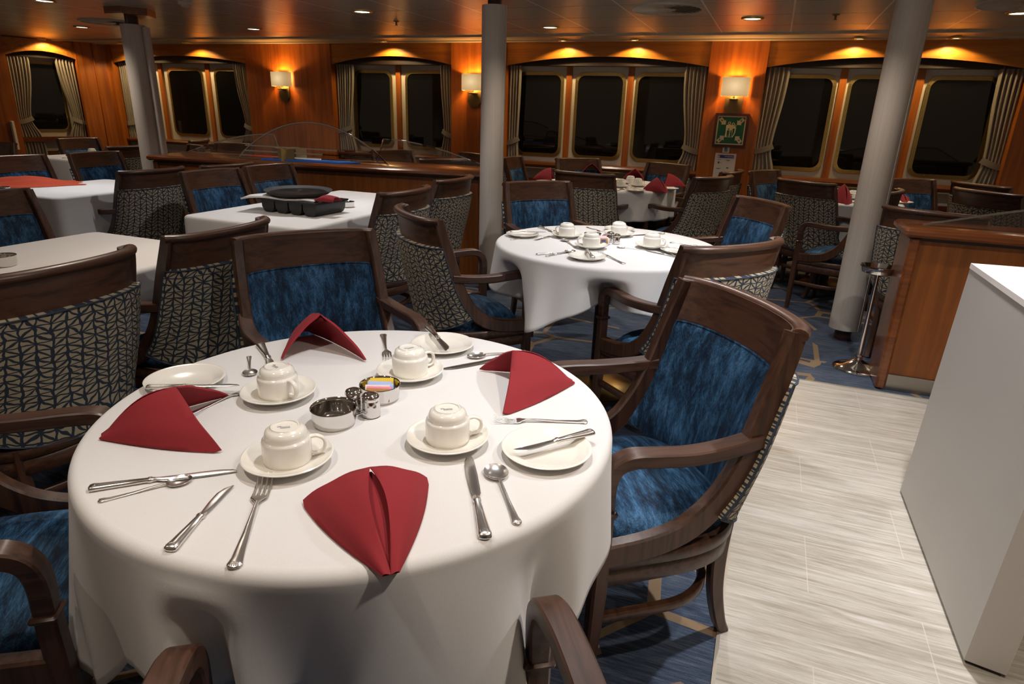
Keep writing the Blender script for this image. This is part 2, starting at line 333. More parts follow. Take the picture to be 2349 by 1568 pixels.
def wavy_curtain(x0,x1,y,z0,z1,tie_z,narrow,side,label,amp=.015,folds=9,lean=0,group='curtains at the windows'):
    """side=+1: gathered towards x1 edge (hangs at the right jamb), -1 to x0"""
    o=empty('curtain',label,'curtain',((x0+x1)/2,y,z0),0)
    folds=max(4,int((x1-x0)/.036)); m=MB(); nz,nx=28,folds*8; g=[]
    for j in range(nz+1):
        z=z1+(z0-z1)*j/nz; t=(z-tie_z)
        pin=math.exp(-(t/.16)**2) if t<0 else math.exp(-(t/.42)**2)
        k=1-(1-narrow)*pin*(1 if t>0 else 1)
        row=[]
        for i in range(nx+1):
            u=i/nx; 
            x=(x1-(1-u)*(x1-x0)*k) if side>0 else (x0+u*(x1-x0)*k)
            a=amp*(1-.45*pin)*(1+.25*math.sin(i*.31))
            yy=a*math.cos(u*folds*2*PI+.4*math.sin(z*3+side))
            row.append((x-(x0+x1)/2,yy,z-z0))
        g.append(row)
    P=[p for r_ in g for p in r_]; n=nx+1
    m.add(P,[[j*n+i,j*n+i+1,(j+1)*n+i+1,(j+1)*n+i] for j in range(nz) for i in range(nx)])
    c=m.build('drape',M['curtain'],o,ang=80); md=c.modifiers.new('thick','SOLIDIFY'); md.thickness=.003
    wdt=(x1-x0)*narrow; cxm=(x1-wdt/2 if side>0 else x0+wdt/2)-(x0+x1)/2
    path=[]; s=side
    for k in range(9):
        u=k/8; path.append((cxm+(u-.5)*(wdt+.03)*1.0,-amp*.75-.014*math.sin(u*PI),tie_z-z0+(.03-.06*u)*s+.01*math.sin(u*PI)*-1))
    m=MB(); m.sweep(path,(.055,.008),side=(0,0,1)); m.build('tieback',M['curtain'],o)
    return o
def pelmet(x0,x1,zend,zmid,name):
    m=MB(); n=24
    top=CEIL-.01; bot=[(x0+(x1-x0)*i/n, zmid-(zmid-zend)*(abs(2*i/n-1)**2.0)) for i in range(n+1)]
    P=[];fs=[]
    for y in (YF+.02,YF+.05):
        P+=[(x,y,z) for x,z in bot]+[(x,y,top) for x,z in bot]
    N=n+1
    for i in range(n):
        fs+=[[i,i+1,N+i+1,N+i],[2*N+i+1,2*N+i,3*N+i,3*N+i+1],[i+1,i,2*N+i,2*N+i+1]]
    m.add(P,fs); return struct(name,m,M['pelm'])
trn=[1]
def trim(mb,m):
    trn[0]+=1; return struct('trim_%d'%trn[0],mb,m)
# columns between the bays
def column_panel(x0,x1,name):
    m=MB(); m.box(x0,YF,0,x1,YW+.02,CEIL); return struct(name,m,M['wallz'])
column_panel(-6.67,-5.32,'wall_back_panel_1'); column_panel(-3.64,-2.95,'wall_back_panel_2'); column_panel(-.73,-.18,'wall_back_panel_3'); column_panel(1.99,XR,'wall_back_panel_4'); column_panel(cx0-.05,-9.12,'wall_back_panel_5')
m=MB(); m.box(-9.7,YW,0,XR,YW+.06,CEIL); struct('wall_back',m,M['white'])
BAYS=[(-9.12,-6.67,[(-8.93,-8.30),(-8.06,-7.41),(-7.22,-6.60)],[-8.18,-7.32]),(-5.32,-3.64,[(-4.98,-4.43),(-4.25,-3.62)],[-4.34]),
      (-2.95,-.73,[(-2.80,-2.25),(-2.12,-1.56),(-1.46,-.86)],[-2.19,-1.51]),(-.18,1.99,[(-.10,.475),(.575,1.12),(1.225,1.80)],[.525,1.165])]
for bi,(x0,x1,wins,mul) in enumerate(BAYS):
    pelmet(x0,x1,1.83,1.925,'wall_back_pelmet_%d'%(bi+1))
    for a,b in wins: window(w2(a),w2(b),z2(.87),z2(1.765),YW)
    m=MB()
    for c in mul: m.box(w2(c)-.032,YW-.03,.80,w2(c)+.032,YW,1.86)
    trim(m,M['wallz'])
    m=MB(); m.box(x0,YF+.08,1.835,x1,YW,CEIL); trim(m,M['darkhead'])
    m=MB(); m.box(x0,YW-.10,.755,x1,YW,.80)                # ledge
    P=[(YW-.13,.735),(YW-.155,.75),(YW-.16,.77),(YW-.15,.79),(YW-.12,.80),(YW-.02,.80),(YW-.02,.735)]
    m=MB(); m.rings([[(x0,y,z) for y,z in P],[(x1,y,z) for y,z in P]]); trim(m,M['railx'])
    m=MB(); m.box(x0,YW-.05,.56,x1,YW,.60); m.box(x0,YW-.035,0,x1,YW,.56); trim(m,M['red_panel'])
    cw=(.30,.34,.30,.40)[bi]
# left (angled) wall with one window
wl=Vector((-9.26,7.3,0)); wd=(Vector((-9.72,6.10,0))-wl).normalized(); wnrm=Vector((-wd.y,wd.x,0)); 
LW=Matrix.Translation(wl)@Matrix(((-wd.x,-wnrm.x*-1,0),(-wd.y,-wnrm.y*-1,0),(0,0,1))).to_4x4()
# local frame: +x runs from far-left back to the corner, +y points out of the room
LW=Matrix.Translation(wl)@Matrix.Rotation(math.atan2(-wd.y,-wd.x),4,'Z')
def lbox(mb,*a): return mb.box(*a,mtx=LW)
m=MB(); lbox(m,-6,0,0,-1.18,.3,CEIL); lbox(m,-.36,0,0,-.14,.3,CEIL); lbox(m,-.14,-.025,0,.06,.3,CEIL); struct('wall_left',m,M['wallz'])
m=MB(); lbox(m,-1.18,.2,0,-.36,.26,CEIL); struct('wall_left_window_recess',m,M['white'])
m=MB(); n=16
bot=[(-1.18+.82*i/n,1.925-(.08)*abs(2*i/n-1)**2) for i in range(n+1)]
P=[LW@Vector((x,y,z)) for y in (.02,.05) for z_ in (0,1) for x,z in [(b[0],b[1] if z_==0 else CEIL-.01) for b in bot]]; N=n+1; fs=[]
for i in range(n): fs+=[[i,i+1,N+i+1,N+i],[2*N+i+1,2*N+i,3*N+i,3*N+i+1],[i+1,i,2*N+i,2*N+i+1]]
m.add(P,fs); struct('wall_left_pelmet',m,M['pelm'])
m=MB(); lbox(m,-1.18,.08,1.84,-.36,.2,CEIL); trim(m,M['darkhead'])
m=MB(); lbox(m,-1.18,.06,.735,-.36,.2,.80); lbox(m,-1.18,.15,0,-.36,.2,.60); trim(m,M['railx'])
wo=window(-.30,.30,.87,1.80,0); wo.matrix_world=LW@Matrix.Translation((-.83,.2,1.33))
# ---------------- curtains ----------------
wavy_curtain(-9.11,-8.68,YF+.10,.66,1.90,1.02,.78,-1,'taupe curtain tied back just right of the far left corner post')
wavy_curtain(-6.98,-6.68,YF+.10,.66,1.90,1.02,.6,1,'taupe curtain hanging at the left edge of the wide lamp panel above the screened counter')
wavy_curtain(-5.31,-5.05,YF+.10,.70,1.90,1.06,.72,-1,'taupe curtain at the right edge of the wide lamp panel behind the glass screen arc')
wavy_curtain(-3.84,-3.65,YF+.10,.70,1.90,1.06,.75,1,'narrow taupe curtain just left of the lamp beside the middle pillar',folds=4)
wavy_curtain(-2.94,-2.80,YF+.10,.70,1.90,1.02,.9,-1,'narrow taupe curtain just right of the middle pillar',folds=4)
wavy_curtain(-.98,-.745,YF+.10,.40,1.88,1.02,.66,1,'taupe curtain tied back left of the green assembly sign')
wavy_curtain(-.17,.045,YF+.10,.70,1.88,1.06,.70,-1,'taupe curtain tied back right of the green assembly sign')
wavy_curtain(1.79,1.985,YF+.10,.55,1.88,1.02,.75,1,'taupe curtain at the far right edge of the photo')
for xa,xb,sd,lb in ((-1.17,-.90,-1,'taupe curtain tied back at the far left of the photo'),(-.60,-.37,1,'taupe curtain tied back just left of the far left corner post')):
    c=wavy_curtain(xa,xb,0,.5,1.9,1.02,.6,sd,lb); c.matrix_world=LW@Matrix.Translation(((xa+xb)/2,.10,.5))
# ---------------- ceiling fittings ----------------
def downlight(x,y,r_,m_,label,group,z=CEIL):
    o=empty('ceiling_light',label,'ceiling light',(x,y,z),0,group)
    m=MB(); m.lathe([(r_*.74,-.001),(r_*.80,-.012),(r_*.93,-.012),(r_,-.004),(r_,.002),(r_*.74,.002)],28); m.build('trim_ring',M['brass'],o)
    m=MB(); m.lathe([(r_*.76,-.006),(r_*.5,-.0065),(.001,-.007),(.001,-.002),(r_*.76,-.002)],24); m.build('lens',m_,o)
for (x,y,e,c),lb in zip(DOWN[12:],['round ceiling light at the upper left, left of the slanting left pillar','round ceiling light above the wide lamp panel, right of the left pillar','round ceiling light at the top, left of the middle pillar','round ceiling light just right of the middle pillar','warm round ceiling light above the green assembly sign','round ceiling light at the upper right corner of the photo','round ceiling light cut by the top edge at the far left']):
    downlight(x,y,.085,M['lampc'] if x<-.5 else M['lampw'],lb,None)
for DI,(x,y,e,c) in enumerate(DOWN[:12]): downlight(x,y,.085,M['lampc'],'round ceiling light '+('over the near laid table','over the near left corner','over the second laid table','over the aisle by the white cabinet','over the near aisle','over the empty left table','over the table with the black trays','over the table with the orange cloth','over the right counter','over the space left of the camera','added to light the right pillar, toward the second table','added to light the middle pillar, toward the second table')[DI],'ceiling lights above the frame')
PL=['small brass spotlight over the second far-left window bay','small brass spotlight hidden behind the slanting left pillar','small brass spotlight over the two windows left of the middle pillar','small brass spotlight, left of the two over the windows right of the middle pillar','small brass spotlight, right of the two over the windows right of the middle pillar','small brass spotlight just left of the slanting right pillar','small brass spotlight just right of the slanting right pillar','small brass spotlight over the window on the far left wall']
for (x,y),lb in zip(PERIM,PL): downlight(x,y,.05,M['lampw'],lb,None,z=CEIL-.012)
def vent(x,y,lb):
    o=empty('ceiling_vent',lb,'air vent',(x,y,CEIL)); m=MB(); m.lathe([(.001,-.004),(.26,-.004),(.26,0),(.001,0)],36); m.build('backing',M['rubber'],o)
    m=MB()
    for k in range(30):
        a=2*PI*k/30; mt=Matrix.Rotation(a,4,'Z'); m.add([mt@Vector(p) for p in ((.07,-.004,-.012),(.24,.008,-.012),(.245,.03,-.004),(.07,.006,-.004))],[(0,1,2,3)])
    m.build('swirl_blades',M['ceil_edge'],o)
    m=MB(); m.lathe([(.001,-.014),(.06,-.014),(.07,-.01),(.001,-.008)],20); m.build('hub',M['ceil_edge'],o)
    m=MB(); m.lathe([(.245,-.006),(.25,-.014),(.265,-.012),(.27,0),(.245,0)],36); m.build('outer_ring',M['ceil_edge'],o)
vent(-.87,5.24,'round swirl air vent in the ceiling right of the middle pillar'); vent(-6.55,5.28,'round swirl air vent in the ceiling left of the left pillar cap'); vent(1.33,5.35,'dark round air vent cut by the upper right corner')
for (x,y),lb in zip([(-3.35,5.61),(.28,5.7)],['brass ceiling sprinkler left of the middle pillar','brass ceiling sprinkler left of the slanting right pillar']):
    o=MB(); o.lathe([(.026,0),(.024,-.006),(.008,-.01),(.007,-.03),(.014,-.034),(.012,-.038),(.001,-.038)],14); o=o.build('sprinkler',M['bronze']); o.location=(x,y,CEIL); tag(o,lb,'sprinkler')
o=empty('smoke_detector','round smoke detector at the top between the left pillar and the wide lamp panel','smoke detector',(-4.54,4.37,CEIL)); m=MB(); m.lathe([(.055,0),(.055,-.012),(.05,-.018),(.001,-.018)],20); m.build('base',M['ceil_edge'],o); m=MB(); m.lathe([(.036,-.018),(.034,-.03),(.02,-.036),(.001,-.037)],20); m.build('sensor_cap',M['ceil_edge'],o)
# ---------------- sconces ----------------
def sconce_proto():
    o=empty('wall_sconce','','wall lamp')
    m=MB(); pl=[(-.085,-.13),(-.045,-.185),(.045,-.185),(.085,-.13),(.085,.14),(.06,.17),(-.06,.17),(-.085,.14)]
    m.prism(pl,0,.018,Matrix.Rotation(R(90),4,'X')); b=m.build('backplate',M['bronze'],o)
    m=MB(); m.box(-.04,-.10,-.045,.04,-.015,-.03,ch=.003); m.box(-.012,-.09,-.03,.012,-.06,.0,ch=.002); m.build('arm',M['brass'],o)
    # half-box shade open at top and bottom
    m=MB(); pts=[(-.13,-.012),(-.135,-.05),(-.125,-.105),(-.10,-.125),(.10,-.125),(.125,-.105),(.135,-.05),(.13,-.012)]
    inn=[(x*.97,y*.97) for x,y in pts]; n=len(pts)
    for z0,z1 in ((-.01,.165),):
        P=[(x,y,z) for z in (z0,z1) for x,y in pts]+[(x,y,z) for z in (z0,z1) for x,y in inn]; fs=[]
        for i in range(n-1): fs+=[[i,i+1,n+i+1,n+i],[2*n+i+1,2*n+i,3*n+i,3*n+i+1],[n+i,n+i+1,3*n+i+1,3*n+i],[i+1,i,2*n+i,2*n+i+1]]
        m.add(P,fs)
    m.v=[(x,y,z-.085) for x,y,z in m.v]; s=m.build('lamp_shade',M['shade'],o); s.location=(0,0,.085)
    m=MB(); m.lathe([(.012,0),(.016,.03),(.018,.05),(.012,.07),(.001,.075)],12,(0,-.07,.0)); m.build('bulb',M['lampw'],o)
    return o
sp=sconce_proto(); su=[]
for x,lb in ((-6.06,'lit wall lamp with cream shade on the wide wood panel left of the middle pillar'),(-3.33,'lit wall lamp with cream shade half hidden behind the middle pillar'),(-.445,'lit wall lamp with cream shade above the green assembly sign')):
    inst(sp,su,(x,YF,1.565),0,lb,None)
    point(x,YF-.06,1.68,11,(1,.55,.16),.02); point(x,YF-.06,1.575,5,(1,.55,.16),.02)
# ---------------- signs ----------------
def flat(poly,y0,y1,ox,oz,s=1):
    m=MB(); m.prism([(a*s,b*s) for a,b in poly],0,1); P=[(ox+x,y1 if z>.5 else y0,oz+y) for x,y,z in m.v]; m.v=P; return m
SX,SZ=-.437,1.228
sg=empty('assembly_sign','square green assembly point sign in dark wood frame under the wall lamp','sign',(SX,YF,SZ))
m=MB(); 
for a in ((-.165,-.165,.165,-.14),(-.165,.14,.165,.165),(-.165,-.14,-.14,.14),(.14,-.14,.165,.14)): m.box(a[0],-.022,a[1],a[2],0,a[3])
m.build('sign_frame',M['frame_dk'],sg)
m=MB(); m.box(-.14,-.01,-.14,.14,0,.14); m.build('border',M['signw'],sg)
m=MB(); m.box(-.128,-.0115,-.128,.128,-.009,.128); m.build('green_panel',M['green'],sg)
arrow=[(-.05,-.022),(.01,-.022),(.01,-.04),(.05,0),(.01,.04),(.01,.022),(-.05,.022)]
for cx_,cz_,a in ((-.085,.085,-45),(.085,.085,-135),(-.085,-.085,45),(.085,-.085,135)):
    c_,s_=math.cos(R(a)),math.sin(R(a)); m=flat([(x*c_-y*s_,x*s_+y*c_) for x,y in arrow],-.0115,-.0135,cx_,cz_,.85); ar=m.build('arrow_symbol',M['signw'],sg)
    run=[(-.03,-.004),(-.018,.004),(-.012,.012),(-.004,.006),(-.012,.0),(-.006,-.012),(-.012,-.014),(-.018,-.004),(-.028,-.012)]
    m=flat([(x*c_-y*s_,x*s_+y*c_) for x,y in run],-.0135,-.0142,cx_,cz_,.85); m.build('running_figure',M['green'],ar)
m=MB()
def ring_flat(mb,cx_,cz_,ro,ri,y0=-.0115,y1=-.0135):
    n=16; rs=[]
    for r_,y in ((ro,y0),(ro,y1),(ri,y1),(ri,y0)): rs.append([(cx_+r_*math.cos(2*PI*k/n),y,cz_+r_*math.sin(2*PI*k/n)) for k in range(n)])
    mb.rings(rs,cap=False)
ring_flat(m,-.018,.070,.014,.008); ring_flat(m,.020,.062,.014,.008); ring_flat(m,.040,.046,.011,.006)
mm=flat([(-.05,-.068),(-.046,-.01),(-.048,.05),(-.03,.056),(0,.055),(.03,.045),(.052,.03),(.05,-.02),(.042,-.045),(.028,-.068)],-.0115,-.0135,0,0); m.add(mm.v,mm.f)
fg=m.build('people_symbol',M['signw'],sg)
m=MB()
for q in ([(-.034,.0),(-.008,.0),(-.010,-.035),(-.013,-.066),(-.019,-.066),(-.021,-.04),(-.023,-.066),(-.03,-.066),(-.033,-.035)],[(-.003,-.016),(.018,-.016),(.015,-.04),(.02,-.066),(.009,-.066),(.008,-.05),(.004,-.066),(-.002,-.066),(.001,-.04)],[(.02,.018),(.04,.018),(.038,-.02),(.028,-.05),(.018,-.05),(.022,-.02)]):
    mm=flat(q,-.0135,-.0142,0,0); m.add(mm.v,mm.f)
for cx_,cz_ in ((-.020,.012),(.008,-.006)):
    mm=flat([(.008*math.cos(k*PI/5),.008*math.sin(k*PI/5)) for k in range(10)],-.0135,-.0142,cx_,cz_); m.add(mm.v,mm.f)
m.build('child_figures',M['green'],fg)
def text(body,size,loc,rx,m_,parent,name='lettering',depth=.0004,align='CENTER',rot=None):
    cu=bpy.data.curves.new(name,'FONT'); cu.body=body; cu.size=size; cu.extrude=depth; cu.align_x=align; cu.align_y='CENTER'
    t=bpy.data.objects.new(name,cu); col.objects.link(t); dg=bpy.context.evaluated_depsgraph_get(); me=bpy.data.meshes.new_from_object(t.evaluated_get(dg)); me.name=name
    bpy.data.objects.remove(t); me.materials.clear(); me.materials.append(m_); o=bpy.data.objects.new(name,me); col.objects.link(o); o.parent=parent; o.location=loc; o.rotation_euler=rot or (rx,0,0); return o
bs=empty('letter_sign','small white card with green letter B below the green sign','sign',(-.455,YF,1.035)); m=MB(); m.box(-.034,-.004,-.029,.034,0,.029); m.build('card',M['paper'],bs)
for dx_ in (-.0012,.0012): text('B',.06,(dx_,-.0045,0),R(90),M['green'],bs)
nt=empty('notice','white paper notice with blue header below the letter B card','notice',(-.45,YF,.88)); m=MB(); m.box(-.105,-.003,-.15,.105,0,.12); m.build('sheet',M['paper'],nt)
m=MB(); m.box(-.08,-.0038,.072,.082,-.003,.100); m.build('header_band',M['signblue'],nt); m=MB(); m.box(-.08,-.0038,.100,.082,-.003,.104); m.build('red_line',M['signred'],nt)
m=MB(); m.box(-.078,-.0044,.076,-.058,-.0038,.098); lg=m.build('emblem',M['paper'],nt); m=flat([(-.007,.005),(0,-.006),(.007,.005),(.002,.007),(-.002,.007)],-.0044,-.0048,-.068,.087); m.build('emblem_mark',M['signred'],lg)
m=MB(); m.box(-.01,-.0044,.088,.076,-.0038,.092); m.box(.02,-.0044,.079,.076,-.0038,.081); m.build('header_lines',M['paper'],nt)
m=MB()
for x,z,w_ in ((-.075,.052,.035),(.005,.052,.045),(.015,.046,.03),(-.08,-.035,.05),(-.075,-.041,.03),(-.05,.022,.02)): m.box(x,-.0035,z,x+w_,-.003,z+.0035)
m.build('printed_lines',M['ink'],nt)
m=MB(); m.box(-.07,-.0036,.015,-.055,-.003,.035); m.box(.02,-.0036,-.03,.045,-.003,-.02); m.build('picture_marks',M['ink'],nt)

# ---------------- pillars ----------------
def pillar(x,y,r_,zb,zt,lb,cap=False,strip=0):
    o=empty('pillar',lb,'pillar',(x,y,0)); m=MB(); m.lathe([(r_,zb),(r_,zt),(r_-.008,zt),(r_-.008,zb)],48); m.build('cover',M['pillar'],o)
    m=MB(); m.lathe([(r_*.55,0),(r_*.55,CEIL),(.001,CEIL),(.001,0)],24); m.build('core_tube',M['mahog'],o)
    m=MB(); a=math.atan2(-y,-x)+R(62); mt=Matrix.Rotation(a,4,'Z'); m.box(r_-.006,-.006,zb,r_+.003,.006,zt,mtx=mt); m.build('seam_strip',M['pillar'],o)
    if strip:
        m=MB(); m.lathe([(.032,zb),(.032,zt-.02),(.001,zt-.02),(.001,zb)],24,(strip,.03,0)); m.build('pipe_cover',M['pillar'],o)
    if cap:
        m=MB(); m.prism([(.2*math.cos(R(60*k)),.2*math.sin(R(60*k))) for k in range(6)],CEIL-.055,CEIL-.0); m.build('ceiling_cap',M['railx'],o)
    return o
pillar(-5.42,4.60,.098,.07,1.955,'slanting-looking round pillar at the left with a wood ceiling cap',cap=True,strip=.12)
pillar(-1.955,4.60,.088,.07,2.03,'round off-white pillar in the middle of the room')
pillar(.61,4.53,.093,.075,2.06,'large round off-white pillar at the right')
# ---------------- counters ----------------
def counter(name,lb,pts,zt,depth_v,kick=False):
    """pts: front left & right at floor, depth vector"""
    a,b=Vector(pts[0]),Vector(pts[1]); d=Vector(depth_v); o=empty(name,lb,'counter',(a.x,a.y,0)); L=(b-a); ux=L.normalized(); un=d.normalized(); D=d.length
    mt=Matrix(((ux.x,un.x,0,0),(ux.y,un.y,0,0),(0,0,1,0),(0,0,0,1)))
    W_=L.length
    m=MB(); m.box(.05,.03,.09 if kick else 0,W_-.05,D-.03,zt-.05,mtx=mt); m.build('front_panel',M['cfront'],o)
    for x in (0,W_-.05):
        m=MB(); m.box(x,.0,.0 if not kick else .0,x+.05,D,zt-.045,mtx=mt,ch=.012); m.build('corner_post',M['railx'],o)
    m=MB(); m.box(.04,.02,zt-.065,W_-.04,D-.02,zt-.045,mtx=mt); m.build('shadow_groove',M['rubber'],o)
    P=[(-.03,-.012),(-.034,-.02),(-.03,-.034),(-.015,-.045)]
    m=MB(); m.box(-.035,-.035,zt-.045,W_+.035,D+.035,zt,mtx=mt,ch=.014); m.build('countertop',M['railx'],o)
    if kick: m=MB(); m.box(.03,.012,0,W_,.04,.09,mtx=mt); m.build('kick_plate',M['kick'],o)
    return o,mt
cl,mtl=counter('buffet_counter','long wood counter with glass screens between the left and middle pillars',[(-5.20,4.40,0),(-2.12,4.84,0)],.875,(-.10,.55,0))
cr,mtr=counter('buffet_counter','wood counter at the right edge behind the white partition',[(.70,3.665,0),(2.6,3.665,0)],.865,(0,.30,0),kick=True)
def arc_screen(lb,pts_fn,y,edge_r=.006,lines=None,th=.008,mt=None,grp=None):
    """glass sheet whose top outline is pts_fn (list of x,z), bottom straight"""
    pts=pts_fn; o=empty('glass_screen',lb,'glass screen',(0,0,0),0,grp)
    m=MB(); N=len(pts); zb=min(pts[0][1],pts[-1][1])
    P=[(x,yy,z) for yy in (y,y+th) for x,z in pts]; m.add(P,[list(range(N-1,-1,-1)),list(range(N,2*N)),[0,N-1,2*N-1,N]]); m.build('glass_pane',M['glass'],o)
    m=MB(); m.sweep([(x,y+th/2,z) for x,z in pts],(th*1.3,.012),side=(0,1,0)); m.build('polished_edge',M['gedge'],o)
    if lines:
        for x0,x1,z0,z1 in lines:
            m=MB(); m.add([(x0,y-.001,z0-.006),(x1,y-.001,z1-.006),(x1,y-.001,z1+.006),(x0,y-.001,z0+.006),(x0,y,z0-.006),(x1,y,z1-.006),(x1,y,z1+.006),(x0,y,z0+.006)],[(0,1,2,3),(7,6,5,4),(0,4,5,1),(3,2,6,7)]); m.build('pale_line',M['gline'],o)
    if mt: o.matrix_world=mt
    return o
zc=.875
Ml=Matrix.Translation((-5.20,4.40,0))@mtl     # local x along the counter
M['gline']=m_glass('pale_line',(.7,.68,.66),.45)  # pale half-clear stripes across the arched screen
arc=[( .80+1.42*i/24, zc+.325*math.sin(PI*i/24)**.8) for i in range(25)]
arc[0]=(arc[0][0],zc); arc[-1]=(arc[-1][0],zc)
arc_screen('tall arched glass screen on the front of the left counter',arc,.12,lines=[(.88,2.08,zc+.115,zc+.10),(.86,2.15,zc+.07,zc+.06),(.84,2.2,zc+.03,zc+.02)],mt=Ml)
q1=[(.02+.95*i/14, zc+.20*math.sin(PI/2*i/14)) for i in range(15)]+[(1.04,zc)]
arc_screen('low quarter-arched glass screen on the back left of the left counter',q1,.44,mt=Ml)
q2=[(1.98,zc),(2.05,zc+.20)]+[(2.05+.98*i/14, zc+.20*math.cos(PI/2*i/14)) for i in range(1,15)]
arc_screen('low quarter-arched glass screen on the back right of the left counter',q2,.44,mt=Ml)
q3=[(.06+.95*i/14, .865+.17*math.sin(PI/2*i/14)) for i in range(15)]+[(1.5,1.03),(1.8,.865)]
arc_screen('curved glass screen on the right counter',q3,.12,mt=Matrix.Translation((.70,3.665,0)))
bx=empty('wooden_box','pale wooden box on the left counter behind the arched glass','box',tuple(at(665,366,.875).xyz)); bx.rotation_euler=(0,0,R(-35))
m=MB()
for a in ((-.15,-.11,.15,-.10),(-.15,.10,.15,.11),(-.15,-.10,-.14,.10),(.14,-.10,.15,.10)): m.box(a[0],a[1],0,a[2],a[3],.10)
m.box(-.14,-.10,0,.14,.10,.008); m.build('box_sides',mat('pale_wood',(.36,.24,.08),.5),bx)
m=MB(); m.box(-.135,-.006,.01,.135,.006,.09); m.build('divider',mat('pale_wood_divider',(.30,.19,.06),.5),bx)
p=at(700,370,.878); bm_=MB(); bm_.prism([(-.42,-.06),(.35,-.08),(.48,.05),(.42,.12),(-.30,.10)],0,.012); bb=bm_.build('blue_folder',M['blue']); bb.location=(p.x,p.y+.03,.876); bb.rotation_euler=(0,0,R(8)); tag(bb,'flat bright blue folder lying on the left counter by the wooden box','folder')
# ---------------- white partition ----------------
o=empty('partition_cabinet','tall white tapered cabinet at the right edge on the tile','cabinet',(.7,2.1,0))
def wedge(z0,z1,l0,l1,g=0):
    A=[(.655-.7+g,2.55-2.1-g),(.672-.7+g,1.672-2.1+g),(.762-.7-g,1.655-2.1+g),(1.10-.7-g,2.60-2.1-g)]
    m=MB(); P=[(x+l0,y,z0) for x,y in A]+[(x+l1,y,z1) for x,y in A]; m.add(P,[(0,1,2,3),(7,6,5,4)]+[[i,4+i,4+(i+1)%4,(i+1)%4] for i in range(4)]); return m
wedge(.015,.89,.0005,.026).build('body',M['partition'],o); wedge(0,.015,0,.0005,.008).build('base_shadow_gap',M['rubber'],o); wedge(.89,.907,.026,.027,-.002).build('top',M['paper'],o)
# ---------------- tray stand ----------------
o=empty('bucket_stand','polished steel bucket stand beside the right pillar','stand',(.640,3.952,0)); 
m=MB(); m.lathe([(.001,0),(.125,0),(.128,.008),(.12,.016),(.085,.028),(.045,.045),(.022,.06),(.020,.075),(.026,.082),(.018,.09),(.001,.09)],36); m.build('base',M['chrome'],o)
m=MB(); m.lathe([(.014,.088),(.011,.56),(.001,.56),(.001,.088)],20); m.build('pole',M['chrome'],o)
m=MB(); m.lathe([(.001,.555),(.055,.56),(.082,.572),(.090,.60),(.094,.603),(.094,.609),(.087,.607),(.078,.583),(.05,.57),(.001,.568)],36); m.build('dish',M['chrome'],o)

n_=wnrm; d_=ray(20,277); t_=(wl-O).dot(Vector((wd.y,-wd.x,0)))/d_.dot(Vector((wd.y,-wd.x,0))); pa_=O+d_*t_; d_=ray(34,326); t_=(wl-O).dot(Vector((wd.y,-wd.x,0)))/d_.dot(Vector((wd.y,-wd.x,0))); pb_=O+d_*t_
m=MB(); m.box(-.02,-.02,0,.02,.02,max(.1,pa_.z-pb_.z+.1),ch=.006); o=m.build('white_strip',M['paper']); o.location=(pb_.x+.03,pb_.y,pb_.z-.1); tag(o,'thin white vertical strip on the wood panel at the far left edge','strip')
print('strip',pa_,pb_)
#PART2
# ---------------- armchair ----------------
# local frame: +y is where the sitter faces, origin on the floor under the top-rail ends
EDGE=[(0,.90),(.012,.85),(.038,.765),(.062,.68),(.088,.60),(.122,.53),(.165,.475)]
CEN=[(-.062,.90),(-.058,.85),(-.05,.765),(-.036,.68),(-.02,.60),(-.004,.52),(.012,.44)]
HW=[.234,.238,.243,.245,.247,.249,.250]
LOWC=(.022,.375)
def lerp(L,t):
    k=min(int(t*(len(L)-1)),len(L)-2); f=t*(len(L)-1)-k; a,b=L[k],L[k+1]
    return tuple(x*(1-f)+y*f for x,y in zip(a,b)) if isinstance(a,tuple) else a*(1-f)+b*f
SE=[tuple(v)[:2] for v in crom([(a,b,0) for a,b in EDGE],6)]; SC=[tuple(v)[:2] for v in crom([(a,b,0) for a,b in CEN[:-1]+[LOWC]],6)]
def S(t,u):
    e=lerp(SE,t); c=lerp(SC,t); w_=lerp(HW,t); a=u*PI/2*.92; k=(1-math.cos(a))/(1-math.cos(PI/2*.92)); s=math.sin(a)/math.sin(PI/2*.92)
    return Vector((w_*s, c[0]+(e[0]-c[0])*k, c[1]+(e[1]-c[1])*k))
def Nn(t,u):
    h=1e-3; a=S(min(1,t+h),u)-S(max(0,t-h),u); b=S(t,min(1,u+h))-S(t,max(-1,u-h)); n=b.cross(a); return -n.normalized() if n.y<0 else n.normalized()
